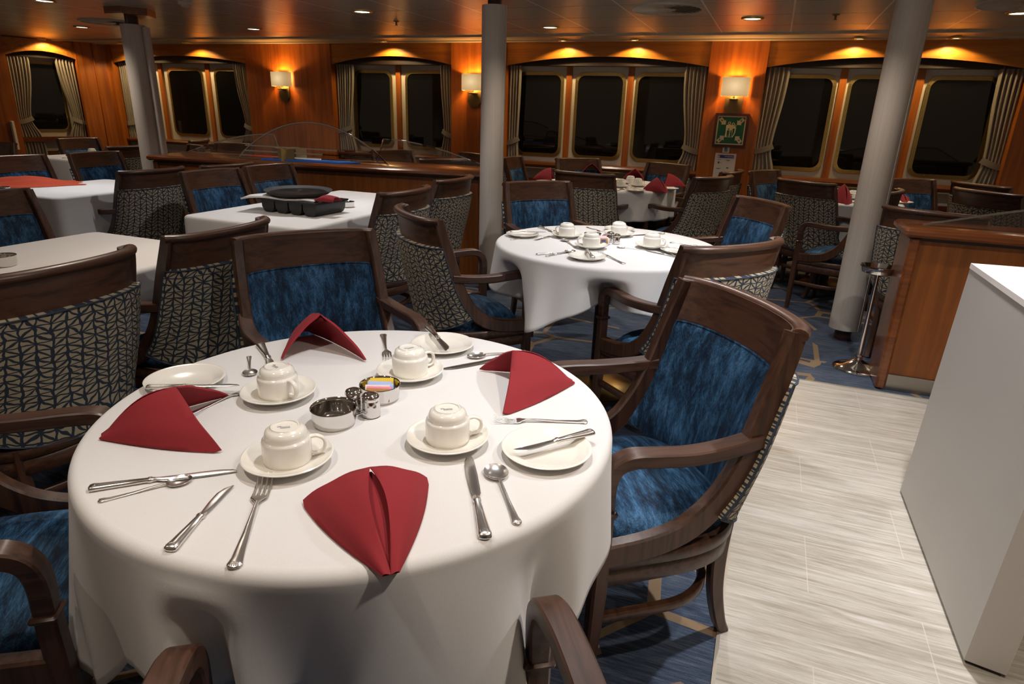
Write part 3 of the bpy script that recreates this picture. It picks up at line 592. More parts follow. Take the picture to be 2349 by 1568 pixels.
def patch(t0,t1,u1,o0,o1,nt,nu,crown=0,rnd=.006,taper=0):
    """slab between offsets o0 (back) and o1 (front) along the surface normal (front positive = sitter side)"""
    m=MB(); fr=[];bk=[];fu=[]
    sg=1
    for j in range(nt+1):
        b=j/nt; t=t0+(t1-t0)*b; r1=[];r2=[];ru=[]
        for i in range(nu+1):
            a=2*i/nu-1; u=a*u1*(1-.07*max(0,1-b/.09)**2); p=S(t,u); n=Nn(t,u)
            if n.y<0: n=-n
            cr=crown*(1-abs(a)**4)*(1-abs(2*b-1)**4)
            e=min(1,(1-abs(a))/.06)**.5*min(1,min(b,1-b)/.05)**.5 if (crown!=0) else 1
            r1.append(p+n*(o1+cr)); r2.append(p+n*(o0)); ru.append((a*u1*.30, -(t)*.56))
        fr.append(r1);bk.append(r2);fu.append(ru)
    n=nu+1; P=[p for r_ in fr for p in r_]+[p for r_ in bk for p in r_]; U=[c for r_ in fu for c in r_]*2; K=(nt+1)*n; fs=[];us=[]
    def q(f): fs.append(f); us.append([U[k] for k in f])
    for j in range(nt):
        for i in range(nu):
            a,b,c,d=j*n+i,j*n+i+1,(j+1)*n+i+1,(j+1)*n+i; q([a,b,c,d][::-1]); q([K+a,K+b,K+c,K+d])
    for i in range(nu): q([i,i+1,K+i+1,K+i][::1]); a=nt*n+i; q([a+1,a,K+a,K+a+1])
    for j in range(nt): a=j*n; q([a+n,a,K+a,K+a+n]); a=j*n+nu; q([a,a+n,K+a+n,K+a])
    m.add(P,fs,us); return m
def apron_path(hx,yb,yf,n=28,p=2.6,zf=None):
    pts=[(-hx,yf)]
    for k in range(n+1):
        a=PI*k/n; c,s=math.cos(a),math.sin(a); x=-hx*abs(c)**(2/p)*(1 if c>0 else -1); y=.26-(.26-yb)*abs(s)**(2/p); pts.append((x,y))
    pts.append((hx,yf)); return pts
def make_chair():
    o=empty('dining_armchair','','chair')
    # top rail with a back-rolled upper edge
    t1=.30; m=patch(0,t1,1.0,-.014,.012,6,26); 
    path=[];
    for i in range(27):
        u=-1.04+2.08*i/26; uu=max(-1,min(1,u)); p=S(0,uu); n=Nn(0,uu); n=n if n.y>0 else -n
        if abs(u)>1: p=p+Vector((math.copysign(.006,u),.004,0))
        path.append(p+n*(-.009)+Vector((0,0,-.004)))
    m.sweep(path,(.030,.040),side=(0,0,1),sec='round'); m.build('top_rail',M['wx'],o,ang=50)
    # side frames: post sweeping down and forward into the seat rail
    for s in (-1,1):
        Q=[Vector((s*lerp(HW,t/8),*lerp(SE,t/8))) for t in range(9)]+[Vector((s*.252,.215,.437)),Vector((s*.253,.27,.415)),Vector((s*.253,.34,.402)),Vector((s*.253,.425,.396))]
        Q=crom(Q,3); wh=[(.036,.044+.016*min(1,i/20)) for i in range(len(Q))]
        m=MB(); m.sweep(Q,wh,side=(1,0,0),ch=.28); m.build('side_frame',M['wz'],o,ang=32)
    m=patch(.30,.99,.90,.0,.016,16,20,crown=.022); b=m.build('backrest',M['velvet'],o,ang=70)
    m=patch(.285,1.0,.95,-.034,-.004,18,24); c=m.build('back_panel',M['fab'],o,ang=60)
    per=[]; 
    for i in range(21): per.append((.288,-.95+1.9*i/20))
    for j in range(1,19): per.append((.288+.712*j/18,.95))
    for i in range(1,21): per.append((1.0,.95-1.9*i/20))
    for j in range(1,18): per.append((1.0-.712*j/18,-.95))
    per.append(per[0]); pp=[]
    for t,u in per:
        n=Nn(t,u); n=n if n.y>0 else -n; pp.append(S(t,u)+n*-.0345)
    m=MB(); m.tube(pp,.0032,6); m.build('piping',M['fab_edge'],c)
    per=[(.30,-.875+1.75*i/20) for i in range(21)]; L=[(.30+.58*j/14,-.875) for j in range(14,0,-1)]; Rr=[(.30+.58*j/14,.875) for j in range(1,15)]
    pp=[]
    for t,u in L+per+Rr:
        n=Nn(t,u); n=n if n.y>0 else -n; pp.append(S(t,u)+n*.017)
    m=MB(); m.tube(pp,.0032,6); m.build('piping',M['velvet'],b)
    # seat frame (apron) in two steps
    m=MB()
    for (h,z0,z1,wd_) in ((.262,.352,.388,.030),(.256,.300,.350,.024)):
        P=apron_path(h-.012,.004,.435); m.sweep([(x,y,(z0+z1)/2) for x,y in P],(z1-z0,wd_),side=(0,0,1))
        m.sweep([(-h+.01,.435,(z0+z1)/2),(0,.452,(z0+z1)/2),(h-.01,.435,(z0+z1)/2)],(z1-z0,wd_),side=(0,0,1))
    m.build('seat_frame',M['wx'],o,ang=45)
    # cushion
    m=MB(); nr,na=10,40; rs=[]
    for r_ in [1.0,1.0,.985,.93,.84,.7,.52,.34,.16,.04]:
        k=len(rs); z=[.375,.395,.412,.428,.440,.450,.458,.462,.4645,.465][k]; ring=[]
        for i in range(na):
            a=2*PI*i/na; c_,s_=math.cos(a),math.sin(a); p=3.2; x=.232*abs(c_)**(2/p)*math.copysign(1,c_); y=.235+(.215 if s_>0 else .205)*abs(s_)**(2/p)*math.copysign(1,s_)
            ring.append((x*r_,.235+(y-.235)*r_,z-(.012 if y>.40 else 0)*(r_**4)))
        rs.append(ring)
    m.rings(rs); m.build('seat',M['velvets'],o,ang=80)
    # arms
    for s in (-1,1):
        P=[(.246,.060,.648),(.258,.14,.640),(.266,.24,.637),(.264,.33,.642),(.258,.385,.642),(.254,.418,.624),(.252,.432,.585),(.252,.432,.515)]
        Q=crom([(s*x,y,z) for x,y,z in P],4); m=MB(); wh=[(.046,.033) if i<16 else (.046-.002*(i-16)*.5,.034) for i in range(len(Q))]
        m.sweep(Q,wh,side=(1,0,0),ch=.22); m.box(s*.252-.026,.432-.022,.506,s*.252+.026,.432+.022,.518,ch=.004); m.build('armrest',M['wy'],o,ang=32)
    # legs
    for s in (-1,1):
        m=MB(); m.sweep([(s*.252,.432,.51),(s*.252,.433,.39),(s*.252,.434,.29),(s*.250,.44,0)],[(.040,.034),(.040,.036),(.040,.038),(.026,.026)],side=(1,0,0)); m.build('leg',M['wz'],o)
    for s in (-1,1):
        Q=crom([(s*.178,.062,.385),(s*.176,.062,.28),(s*.172,.050,.16),(s*.166,.020,.05),(s*.162,-.004,0)],4)
        m=MB(); m.sweep(Q,[(.032,.050-.022*i/(len(Q)-1)) for i in range(len(Q))],side=(1,0,0)); m.build('leg',M['wz'],o)
    P=[(x,y,.205) for x,y in apron_path(.245,.055,.43,p=2.4)]; m=MB(); m.sweep(P,(.026,.022),side=(0,0,1)); m.build('stretcher',M['wx'],o,ang=45)
    return o
chair0=make_chair(); cu_=[]
G1='armchairs round the near laid table'; G2='armchairs round the second laid table'; G3='armchairs at the far round table left of the green sign'; G4='armchairs at the far round table behind the right pillar'
G5='armchairs along the table with the black trays'; G6='armchairs along the empty table at the left'; G7='armchairs along the table with the orange cloth'; G8='armchairs at the small far left table'; G9='armchairs seen behind the left counter'; G10='armchairs behind the right counter'
CHAIRS=[
(-.033,1.675,127,'armchair with bright blue velvet seat right of the near laid table, by the tiled aisle',G1),
(-1.505,1.865,234,'dark armchair facing the photo across the near laid table, behind the back napkin',G1),
(-1.53,.475,307,'dark armchair cut by the lower left corner of the photo',G1),
(-.198,.272,34,'dark armchair cut by the bottom edge, its arms before the near cloth',G1),
(-1.84,1.185,91,'dark armchair with leaf-patterned back, nearest at the left edge',G6),
(-1.886,1.844,92,'dark armchair with leaf-patterned back just left of the chair facing the near table',G6),
(-3.41,1.92,272,'dark armchair at the left edge beyond the empty white table, blue back in shade',G6),
(-3.866,3.263,90,'armchair showing its full patterned back and left arm, at the orange-cloth table',G7),
(-3.817,3.883,90,'armchair with patterned back mostly hidden behind two blue-backed chairs below the counter',G7),
(-5.35,3.32,272,'armchair with dark blue back behind the orange cloth at the left edge',G7),
(-5.341,3.979,275,'armchair with dark blue back in front of the small far left table',G7),
(-3.509,3.423,268,'armchair with bright blue back left of the black trays',G5),
(-3.515,3.987,270,'armchair with blue back just behind the black trays, under the counter top',G5),
(-1.93,3.273,88,'armchair with pale patterned back between the black trays and the big side-on chair',G5),
(-2.005,4.052,89,'armchair with pale patterned back touching the left counter end beside the middle pillar',G5),
(-1.44,2.569,318,'armchair seen side-on with patterned back, facing the second laid table from its left',G2),
(-1.414,4.122,228,'armchair with blue back behind the second laid table, right of the middle pillar',G2),
(-.022,3.96,125,'armchair with bright blue back at the far right of the second laid table',G2),
(-.086,2.548,50,'armchair with wide curved rail between the second table and the near bright blue chair',G2),
(-1.362,5.098,352,'armchair with patterned back in front of the far round table left of the sign',G3),
(-.41,5.50,62,'armchair seen from behind at the right of the far table, below the white notice',G3),
(-.32,6.2,76,'armchair squeezed under the white notice, patterned side facing right',G3),
(-2.434,6.274,272,'armchair with blue back just right of the middle pillar under the window',G3),
(-1.856,6.65,222,'armchair with blue back under the first windows right of the middle pillar',G3),
(-.94,6.65,152,'armchair with blue back under the curtain left of the green sign',G3),
(-.034,6.434,243,'armchair with blue back under the curtain right of the green sign',G4),
(.279,5.612,322,'armchair with full patterned back just left of the right pillar',G4),
(1.116,6.394,215,'armchair with light blue back at the far right table, right of the right pillar',G4),
(.78,5.19,65,'armchair of which only a dark rail piece shows right of the right pillar',G4),
(-7.314,5.277,273,'armchair with blue back at the small far left table under the window',G8),
(-5.985,4.813,97,'armchair with patterned back right of the small far left table, beside the left pillar',G8),
(-7.06,4.20,200,'armchair seen side-on at the left edge below the thin white strip',G8),
(-3.818,6.249,240,'armchair with blue back seen through the right quarter glass screen',G9),
(-2.888,5.618,58,'armchair with back turned, rail seen through the low right glass screen',G9),
(-2.985,6.50,150,'armchair under the lamp half hidden by the middle pillar',G9),
(-5.681,5.916,187,'armchair seen through the left glass screen in front of the window',G9),
(-5.62,5.30,150,'armchair edge-on just right of the left pillar, the nearer of two',G9),
(-6.42,6.12,115,'armchair edge-on under the window right of the left pillar, the farther of two',G9),
(.87,4.13,335,'armchair with patterned back standing behind the right counter end, by the steel stand',G10),
(1.624,6.40,308,'armchair at the far right under the curtain, the farther of two',G10),
(1.50,5.70,310,'armchair at the far right behind the glass screen, the nearer of two',G10),
]
for x,y,a,lb,g in CHAIRS: inst(chair0,cu_,(x,y,0),R(a),lb,g)
# ---------------- tables ----------------
TZ=.75
def cloth(name,lb,bfun,N,rfun,drop,amp,folds,seed,m_=None,group=None,off=(0,0),push=None):
    """bfun(s)->(x,y,nx,ny) outline of the table top for s in 0..1; drop(s) hang length; cloth mesh with folds"""
    random.seed(seed); ph=[random.random()*6.28 for _ in range(6)]; am=[random.uniform(.5,1) for _ in range(6)]; fr=[folds,folds*2+1,folds+2,2,3,folds*3-1]
    m=MB(); B=[bfun(i/N) for i in range(N)]; cx_=sum(b[0] for b in B)/N; cy_=sum(b[1] for b in B)/N
    rings=[]
    for k in (.02,.2,.4,.6,.75,.85,.90): rings.append([(cx_+(b[0]-cx_)*k,cy_+(b[1]-cy_)*k,0) for b in B])
    rr=.017
    for a in (0,15,30,45,60,75,90): rings.append([(b[0]+b[2]*(-rr+rr*math.sin(R(a))),b[1]+b[3]*(-rr+rr*math.sin(R(a))),-rr+rr*math.cos(R(a))) for b in B])
    H_=16
    for j in range(1,H_+1):
        ring=[]
        for i,b in enumerate(B):
            s=i/N; d=drop(s)*j/H_; f=0
            for q in range(6): f+=am[q]*((1-2*abs(math.sin(PI*fr[q]*s+ph[q]))**1.6)*-1 if q in (0,2) else math.sin(2*PI*fr[q]*s+ph[q]))*(1,.35,.8,.3,.3,.25)[q]
            f=f/1.6-.15; w_=(d/.3)**1.0
            o_=amp*f*w_+.01*d/.3+amp*.12*w_
            # sharp folds: skew tangentially as well
            if push:
                wx,wy=b[0]+b[2]*o_+off[0],b[1]+b[3]*o_+off[1]; rad=math.hypot(wx-off[0],wy-off[1]); th=math.atan2(wy-off[1],wx-off[0])
                for pt,pr_ in push:
                    da=(th-pt+PI)%(2*PI)-PI; g0=math.exp(-(da*pr_/.042)**2)*min(1,max(0,(d-.03)/.05)); o_-=max(0,rad-(pr_-.045))*g0
            tx,ty=-b[3],b[2]; g_=amp*.5*math.cos(2*PI*folds*s+ph[0])*w_
            ring.append((b[0]+b[2]*o_+tx*g_,b[1]+b[3]*o_+ty*g_,-rr-d*(1-.03*abs(f))))
        rings.append(ring)
    m.rings(rings,cap=False); n=len(m.v); m.f.append(list(range(N-1,-1,-1)))
    o=m.build(name,m_ or M['cloth'],None,ang=180); tag(o,lb,'tablecloth',group); o.location=(off[0],off[1],TZ)
    md=o.modifiers.new('thick','SOLIDIFY'); md.thickness=.002; md.offset=-1
    return o
def circle_b(r_): return lambda s:(r_*math.cos(2*PI*s),r_*math.sin(2*PI*s),math.cos(2*PI*s),math.sin(2*PI*s))
def rect_b(hx,hy,cr=.05):
    P=[];per=[]
    L=[('c',hx-cr,hy-cr,0),('l',hx-cr,hy,-hx+cr,hy,90),('c',-hx+cr,hy-cr,90),('l',-hx,hy-cr,-hx,-hy+cr,180),('c',-hx+cr,-hy+cr,180),('l',-hx+cr,-hy,hx-cr,-hy,270),('c',hx-cr,-hy+cr,270),('l',hx,-hy+cr,hx,hy-cr,0)]
    cl_=.16   # give corners more samples so the cloth can fan there
    lens=[cl_ if e[0]=='c' else math.hypot(e[3]-e[1],e[4]-e[2]) for e in L]; T=sum(lens)
    def f(s):
        d=(s%1)*T
        for e,l in zip(L,lens):
            if d<=l: break
            d-=l
        u=min(1,d/l)
        if e[0]=='c': a=R(e[3]+90*u); return (e[1]+cr*math.cos(a),e[2]+cr*math.sin(a),math.cos(a),math.sin(a))
        a=R(e[5]); return (e[1]+(e[3]-e[1])*u,e[2]+(e[4]-e[2])*u,math.cos(a),math.sin(a))
    return f
def sq_drop(r_,a,rot,cap):
    def f(s):
        t=2*PI*s-R(rot); e=a/max(abs(math.cos(t)),abs(math.sin(t))); e=-math.log(math.exp(-e*18)+math.exp(-cap*18))/18
        return max(.08,e-r_)
    return f
def rect_drop(bf,d,extra):
    def f(s):
        b=bf(s); c=abs(b[2]*b[3])*2; return d+extra*c**1.5
    return f
def table_base(lb,x,y,r_,rect=None,group=None):
    o=empty('dining_table',lb,'table',(x,y,0),0,group); m=MB()
    if rect: m.box(-rect[0]+.02,-rect[1]+.02,.70,rect[0]-.02,rect[1]-.02,.738)
    else: m.lathe([(.001,.70),(r_-.03,.70),(r_-.03,.738),(.001,.738)],48)
    m.build('tabletop',M['wx'],o)
    for dy_ in ((0,) if not rect else (-rect[1]*.55,rect[1]*.55)):
        m=MB(); m.lathe([(.035,.04),(.035,.715),(.001,.715),(.001,.04)],20,(0,dy_,0)); m.build('pedestal',M['rubber'],o)
        m=MB(); m.lathe([(.001,0),(.20,0),(.205,.01),(.19,.02),(.06,.045),(.001,.05)],32,(0,dy_,0)); m.build('table_foot',M['brass'],o)
    return o
T1=(-.712,1.018); T2=(-.68,3.05); T3=(-1.33,5.85); T4=(.58,6.05)
table_base('near round pedestal table under the white cloth',*T1,.50); table_base('second round pedestal table right of the middle of the room',*T2,.51); table_base('far round table left of the green sign',*T3,.57); table_base('far round table behind the right pillar',*T4,.47)
def arms_near(c,r_):
    out=[]
    for x,y,a,lb,g in CHAIRS:
        a=R(a)
        for s in (-1,1):
            lx,ly=s*.252,.432; wx=x+lx*math.cos(a)-ly*math.sin(a)-c[0]; wy=y+lx*math.sin(a)+ly*math.cos(a)-c[1]; q=math.hypot(wx,wy)
            if .25<q<r_+.12: out.append((math.atan2(wy,wx),q)); print('arm',lb[:40],round(q,3),round(math.degrees(math.atan2(wy,wx))))
    return out
cloth('tablecloth','white cloth on the near round table laid for four',circle_b(.513),260,None,sq_drop(.511,.71,14,.93),.085,7,5,off=T1,push=arms_near(T1,.535))
cloth('tablecloth','white cloth on the second round table with many plates and spoons',circle_b(.54),260,None,sq_drop(.54,.71,20,.84),.075,7,8,off=T2,push=arms_near(T2,.53))
cloth('tablecloth','white pleated cloth on the far round table left of the green sign',circle_b(.59),200,None,lambda s:.225,.022,13,3,off=T3)
cloth('tablecloth','white cloth on the far round table behind the right pillar',circle_b(.485),160,None,lambda s:.36,.018,9,4,off=T4)
RT=[((-2.55,3.36),(.41,.73),.20,.10,'white cloth on the long table holding the black trays',6,G5,'long table under the black trays'),
    ((-2.51,1.42),(.40,.68),.15,.08,'bare white cloth on the long empty table at the left',7,G6,'long empty table at the left'),
    ((-4.43,3.17),(.36,.45),.27,.12,'white cloth on the table with the bright orange cloth',9,G7,'table with the orange cloth at the left'),
    ((-6.83,4.98),(.36,.42),.25,.1,'white cloth on the small table far at the left under the window',11,G8,'small far table at the left under the window')]
for (x,y),(hx,hy),d,ex,lb,sd,g,tl in RT:
    table_base(tl,x,y,0,(hx-.01,hy-.01)); b=rect_b(hx,hy); cloth('tablecloth',lb,b,240,None,rect_drop(b,d,ex),.014,6,sd,off=(x,y))
# ---------------- tableware ----------------
ZT=TZ+.0015
def P_plate(r_=.082):
    m=MB(); m.lathe([(.001,.002),(.045*r_/.082,.002),(.047*r_/.082,0),(.051*r_/.082,0),(.053*r_/.082,.003),(r_*.93,.0125),(r_,.015),(r_+.0005,.0165),(r_-.002,.0175),(r_*.92,.0155),(r_*.72,.009),(r_*.66,.0065),(.001,.006)],56); return m
def mk_plate():
    o=P_plate().build('side_plate',M['china'],None,ang=50); return tag(o,'','plate')
def mk_saucer():
    r_=.077; m=MB(); m.lathe([(.001,.002),(.034,.002),(.036,0),(.040,0),(.042,.004),(r_*.9,.014),(r_,.0185),(r_,.020),(r_-.002,.021),(r_*.85,.0155),(.036,.008),(.030,.0065),(.001,.0065)],56); o=m.build('saucer',M['china'],None,ang=50); return tag(o,'','saucer')
def mk_cup(print_=True):
    o=empty('coffee_cup','','cup')
    pr_=[(.0385,0),(.0405,.002),(.0412,.008),(.0412,.040),(.0400,.0435),(.0375,.0450),(.0360,.0470),(.0358,.052),(.0335,.0585),(.0285,.0625),(.0245,.0635),(.0235,.0655),(.0215,.0655),(.0205,.0635),(.001,.0632)]
    m=MB(); m.lathe(pr_,56); m.build('cup_body',M['china'],o,ang=50)
    P=crom([(.0385,0,.041),(.050,0,.0425),(.061,0,.036),(.0635,0,.024),(.058,0,.0125),(.046,0,.010),(.0385,0,.0125)],5); m=MB(); m.sweep(P,(.011,.0062),side=(0,1,0),sec='round'); m.build('cup_handle',M['china'],o,ang=70)
    if print_:
        m=MB()
        for k in range(3): m.box(-.0125+.0021*k,-.001,.0634,-.0113+.0021*k,.004,.0637)
        m.build('stamp_bars',M['mark'],o); 
        text('Steelite',.0052,(.0005,-.0005,.0636),0,M['mark'],o,'stamp_lettering',.0001); m=MB(); m.box(-.008,-.0055,.0634,.009,-.0035,.0636); m.build('stamp_line',M['mark'],o)
    return o
plate0,saucer0,cup0=mk_plate(),mk_saucer(),mk_cup(); pu,su_,cuu=[],[],[]
def loft(m,st,y0=0,n=12,power=2.4):
    """st: (x, halfwidth, halfheight, zc[, yc])"""
    rs=[]
    for s_ in st:
        x,w_,h_,z=s_[:4]; yc=s_[4] if len(s_)>4 else 0
        rs.append([(x,yc+w_*abs(math.cos(a))**(2/power)*math.copysign(1,math.cos(a)),z+h_*abs(math.sin(a))**(2/power)*math.copysign(1,math.sin(a))) for a in [2*PI*k/n for k in range(n)]])
    return m.rings(rs)
def handle(m,L,wmax=.0098,h=.0018,z0=.002,zn=.006):
    # 0 = decorated end, L = neck
    st=[(0,.003,h*.7,z0),(.0015,wmax*.75,h,z0),(.005,wmax,h*1.5,z0+.0005),(.009,wmax*.93,h*1.7,z0+.0006),(.02,wmax*.78,h,z0),(L*.5,wmax*.5,h,z0+.001),(L*.85,.0028,h*1.2,zn),(L,.0026,h*1.3,zn)]
    loft(m,st); 
    for k in (-2,-1,0,1,2): loft(m,[(.0015,.0006,.0006,z0+.0022,k*.0026),(.007,.0008,.001,z0+.0028,k*.0016),(.011,.0004,.0004,z0+.002,k*.0006)],n=6)
    return m
def mk_fork():
    m=MB(); handle(m,.135); loft(m,[(.133,.0028,.002,.006),(.140,.007,.0011,.0055),(.146,.0115,.001,.0045),(.153,.0122,.001,.0032)])
    for k in (-1.5,-.5,.5,1.5): loft(m,[(.151,.0024,.001,.0032,k*.0064),(.165,.0019,.001,.0022,k*.0066),(.182,.0016,.0009,.004,k*.0067),(.198,.0010,.0006,.0105,k*.0068),(.201,.0004,.0004,.0125,k*.0068)],n=8)
    return tag(m.build('fork',M['silver'],None,ang=60),'','fork')
def mk_knife(kind='dinner'):
    o=empty('dinner_knife' if kind=='dinner' else 'butter_knife','','knife'); hl=.105 if kind=='dinner' else .092
    m=MB(); loft(m,[(0,.004,.003,.0045),(.002,.0095,.0048,.0048),(.008,.0104,.0054,.0053),(.016,.0094,.005,.005),(hl*.5,.0074,.0046,.005),(hl*.85,.0052,.0040,.005),(hl*.87,.0066,.0050,.005),(hl*.91,.0066,.0050,.005),(hl*.93,.0052,.0038,.005),(hl,.0050,.003,.005)])
    for k in (-2,-1,0,1,2): loft(m,[(.002,.0007,.0008,.0082,k*.0027),(.009,.0010,.0012,.0098,k*.0017),(.014,.0004,.0004,.009,k*.0006)],n=6)
    m.build('knife_handle',M['silver'],o,ang=50)
    m=MB()
    if kind=='dinner': st=[(hl-.002,.0048,.0022,.005,0),(hl+.008,.0078,.0013,.0045,-.0010),(hl+.03,.0088,.001,.0035,-.0012),(hl+.07,.0098,.001,.003,-.0016),(hl+.10,.0090,.0009,.003,-.0022),(hl+.122,.0060,.0007,.003,-.0044),(hl+.128,.0022,.0005,.003,-.0066)]
    else: st=[(hl-.002,.0044,.002,.005,0),(hl+.006,.0062,.0012,.0045,0),(hl+.03,.0078,.001,.004,.0008),(hl+.055,.0082,.0009,.004,.0008),(hl+.070,.0058,.0008,.004,-.0020),(hl+.080,.0012,.0005,.004,-.0066)]
    loft(m,st); m.build('blade',M['steel'],o,ang=50); return o
def mk_spoon():
    m=MB(); handle(m,.118,.0078); n=20; rs=[]; cxx=.118+.024
    # bowl as a thick shell
    for r_,z in ((1,.0070),(.97,.0078),(.92,.0070),(.75,.0040),(.5,.0022),(.25,.0014),(.02,.0012)): rs.append([(cxx+.025*r_*math.cos(2*PI*k/n),.0205*r_*math.sin(2*PI*k/n),z) for k in range(n)])
    out=[[(x,y,z-.0012) for x,y,z in r_] for r_ in rs[:1]+rs[3:]]
    m.rings(list(reversed(out))+rs); return tag(m.build('spoon',M['silver'],None,ang=60),'','spoon')
fork0,dk0,bk0,sp0=mk_fork(),mk_knife('dinner'),mk_knife('butter'),mk_spoon(); LEN={'f':.201,'d':.233,'b':.172,'s':.167}; PR={'f':(fork0,[]),'d':(dk0,[]),'b':(bk0,[]),'s':(sp0,[])}
def put(k,A,Bp,lb,z=ZT,group=None,zb=None):
    a=at(*A,z+.004); b=at(*Bp,z+.004); d=b-a; o,u=PR[k]; rz=math.atan2(d.y,d.x); sc_=max(.8,min(1.12,d.length/LEN[k]))
    q=inst(o,u,(a.x,a.y,z),rz,lb,group,scale=sc_)
    if zb is not None: q.rotation_euler=(0,-math.atan2(zb-z,LEN[k]*sc_),rz)
    return q
GC='cutlery on the near table'
put('d',(203,1120),(543,1074),'long table knife at the left edge of the near table, beside the round spoon',group=GC)
put('s',(224,1147),(440,1096),'round-bowled spoon just below the long knife at the left of the near table',group=GC)
put('b',(388,1262),(527,1112),'short butter knife lying bare on the cloth left of the front fork',group=GC)
put('f',(535,1300),(612,1095),'fork pointing up between the butter knife and the front napkin',group=GC)
put('d',(1114,1234),(1070,1045),'table knife right of the front napkin, pointing away',group=GC)
put('s',(1188,1200),(1130,1066),'round-bowled spoon right of the front table knife',group=GC)
put('f',(1348,965),(1133,963),'fork lying sideways above the right-hand side plate',group=GC)
put('f',(879,765),(890,825),'fork at the back edge of the near table behind the back cup',group=GC)
put('s',(1208,804),(1072,818),'spoon behind the right-hand napkin, bowl to the left',group=GC)
put('d',(1215,810),(1020,846),'table knife whose handle hides under the right-hand napkin',group=GC)
put('s',(571,815),(574,862),'spoon at the back left edge of the near table, left of the rear left cup',group=GC)
put('d',(597,790),(650,880),'table knife whose blade hides behind the rear left cup',group=GC)
put('f',(425,950),(548,900),'fork poking out from under the left-hand napkin',group=GC)
def plate_at(px,py,lb,g,z=ZT): a=at(px,py,z+.015); inst(plate0,pu,(a.x,a.y,z),0,lb,g); return a
def cup_at(px,py,hdir,lb,lb2,g1,g2,z=ZT):
    a=at(px,py,z+.018); inst(saucer0,su_,(a.x,a.y,z),0,lb2,g2); inst(cup0,cuu,(a.x,a.y,z+.0075),R(hdir),lb,g1)
GP='side plates on the near table'; GU='upturned cups on the near table'; GS='saucers on the near table'
plate_at(1254,1024,'round side plate at the right with a butter knife across it',GP); plate_at(1015,786,'round side plate at the back of the near table with a butter knife on it',GP); plate_at(425,866,'round side plate at the left behind the napkin',GP)
put('b',(1361,990),(1182,1034),'butter knife lying across the right-hand side plate',z=ZT+.0185,group=GC); put('b',(982,750),(1031,806),'butter knife lying on the back side plate',z=ZT+.0185,group=GC); put('d',(335,887),(514,881),'table knife resting across the left side plate',z=ZT+.0185,group=GC)
cup_at(660,1041,35,'upturned cup at the front left, printed mark on its base','saucer under the front left upturned cup',GU,GS)
cup_at(639,893,-15,'upturned cup at the rear left, in front of the back napkin','saucer under the rear left upturned cup',GU,GS)
cup_at(941,846,60,'upturned cup nearest the back side plate, handle hidden','saucer under the back upturned cup',GU,GS)
cup_at(1027,996,35,'upturned cup at the right between the bowl and the side plate','saucer under the right upturned cup',GU,GS)
# metal bowls and shakers
def mk_bowl(): 
    m=MB(); m.lathe([(.001,.001),(.033,.001),(.036,.0),(.039,.004),(.041,.012),(.041,.028),(.0425,.033),(.0435,.035),(.0425,.0365),(.0405,.035),(.039,.030),(.039,.012),(.034,.004),(.001,.003)],48); return tag(m.build('metal_bowl',M['chrome'],None,ang=40),'','bowl')
bowl0=mk_bowl(); bu=[]
def mk_shaker():
    o=empty('shaker','','shaker'); m=MB(); m.lathe([(.001,0),(.0175,0),(.0178,.003),(.001,.003)],28); m.build('rubber_foot',M['rubber'],o)
    m=MB(); m.lathe([(.0182,.0025),(.0188,.005),(.0175,.036),(.0165,.038),(.001,.038)],32); m.build('shaker_body',M['chrome'],o)
    m=MB(); m.lathe([(.0172,.0365),(.0180,.040),(.0178,.044),(.0150,.0485),(.008,.051),(.001,.0515)],32); m.build('cap',M['chrome'],o); return o
sh0=mk_shaker(); shu=[]
pk=[('yellow',(.75,.52,.02)),('pale_blue',(.42,.52,.85)),('pink',(.85,.25,.38)),('brown',(.42,.20,.05)),('white',(.75,.7,.68))]
PKM={n:mat('packet_'+n,c,.5) for n,c in pk}
def mk_packet(nm):
    o=empty('sugar_packet','','sugar packet'); m=MB(); n=6
    P=[];fs=[]
    for j,(z,t) in enumerate(((-.014,.0004),(-.010,.0022),(0,.003),(.010,.0022),(.014,.0004))): P.append([(-.026,-t,z),(.026,-t,z),(.026,t,z),(-.026,t,z)])
    m.rings(P); m.build('sachet',PKM[nm],o); m=MB(); m.box(-.006,-.0035,-.005,.016,.0035,.006); m.build('print_block',M['signblue'] if nm!='yellow' else M['ink'],o); return o
pkp={n:(mk_packet(n),[]) for n,c in pk}
def packet_bowl(px,py,z,order,where,g):
    a=at(px,py,z+.036); c=Vector((a.x,a.y,z)); k=len(order)
    for i,n in enumerate(order):
        y=-.024+.048*i/(k-1); dup=order.count(n)>1; wh_='' if not dup else ('nearer ' if order.index(n)==i else 'farther '); q=inst(*pkp[n],(0,0,0),0,'%s%s sugar packet in the metal bowl %s'%(wh_,n.replace('_',' '),where),g)
        rz=R(22+random.uniform(-5,5)); hw=math.sqrt(max(.0002,.036**2-y*y))
        off=Matrix.Rotation(R(22),3,'Z')@Vector((random.uniform(-.004,.004),y,0)); q.location=(c.x+off.x,c.y+off.y,z+.021+.004*(i/k)); q.rotation_euler=(R(-22),0,rz); q.scale=(min(1,hw/.028),1,1)
    return c
def bowl_at(px,py,lb,z=ZT,g='small steel bowls on the near table',sc_=1): a=at(px,py,z+.035); return inst(bowl0,bu,(a.x,a.y,z),0,lb,g,scale=sc_)
random.seed(3)
bowl_at(765,934,'empty small steel bowl in the centre of the near table',sc_=1.04); bowl_at(871,880,'small steel bowl holding sugar packets on the near table')
packet_bowl(871,880,ZT,['brown','pink','white','pale_blue','pale_blue','yellow','yellow'],'on the near table','sugar packets on the near table')
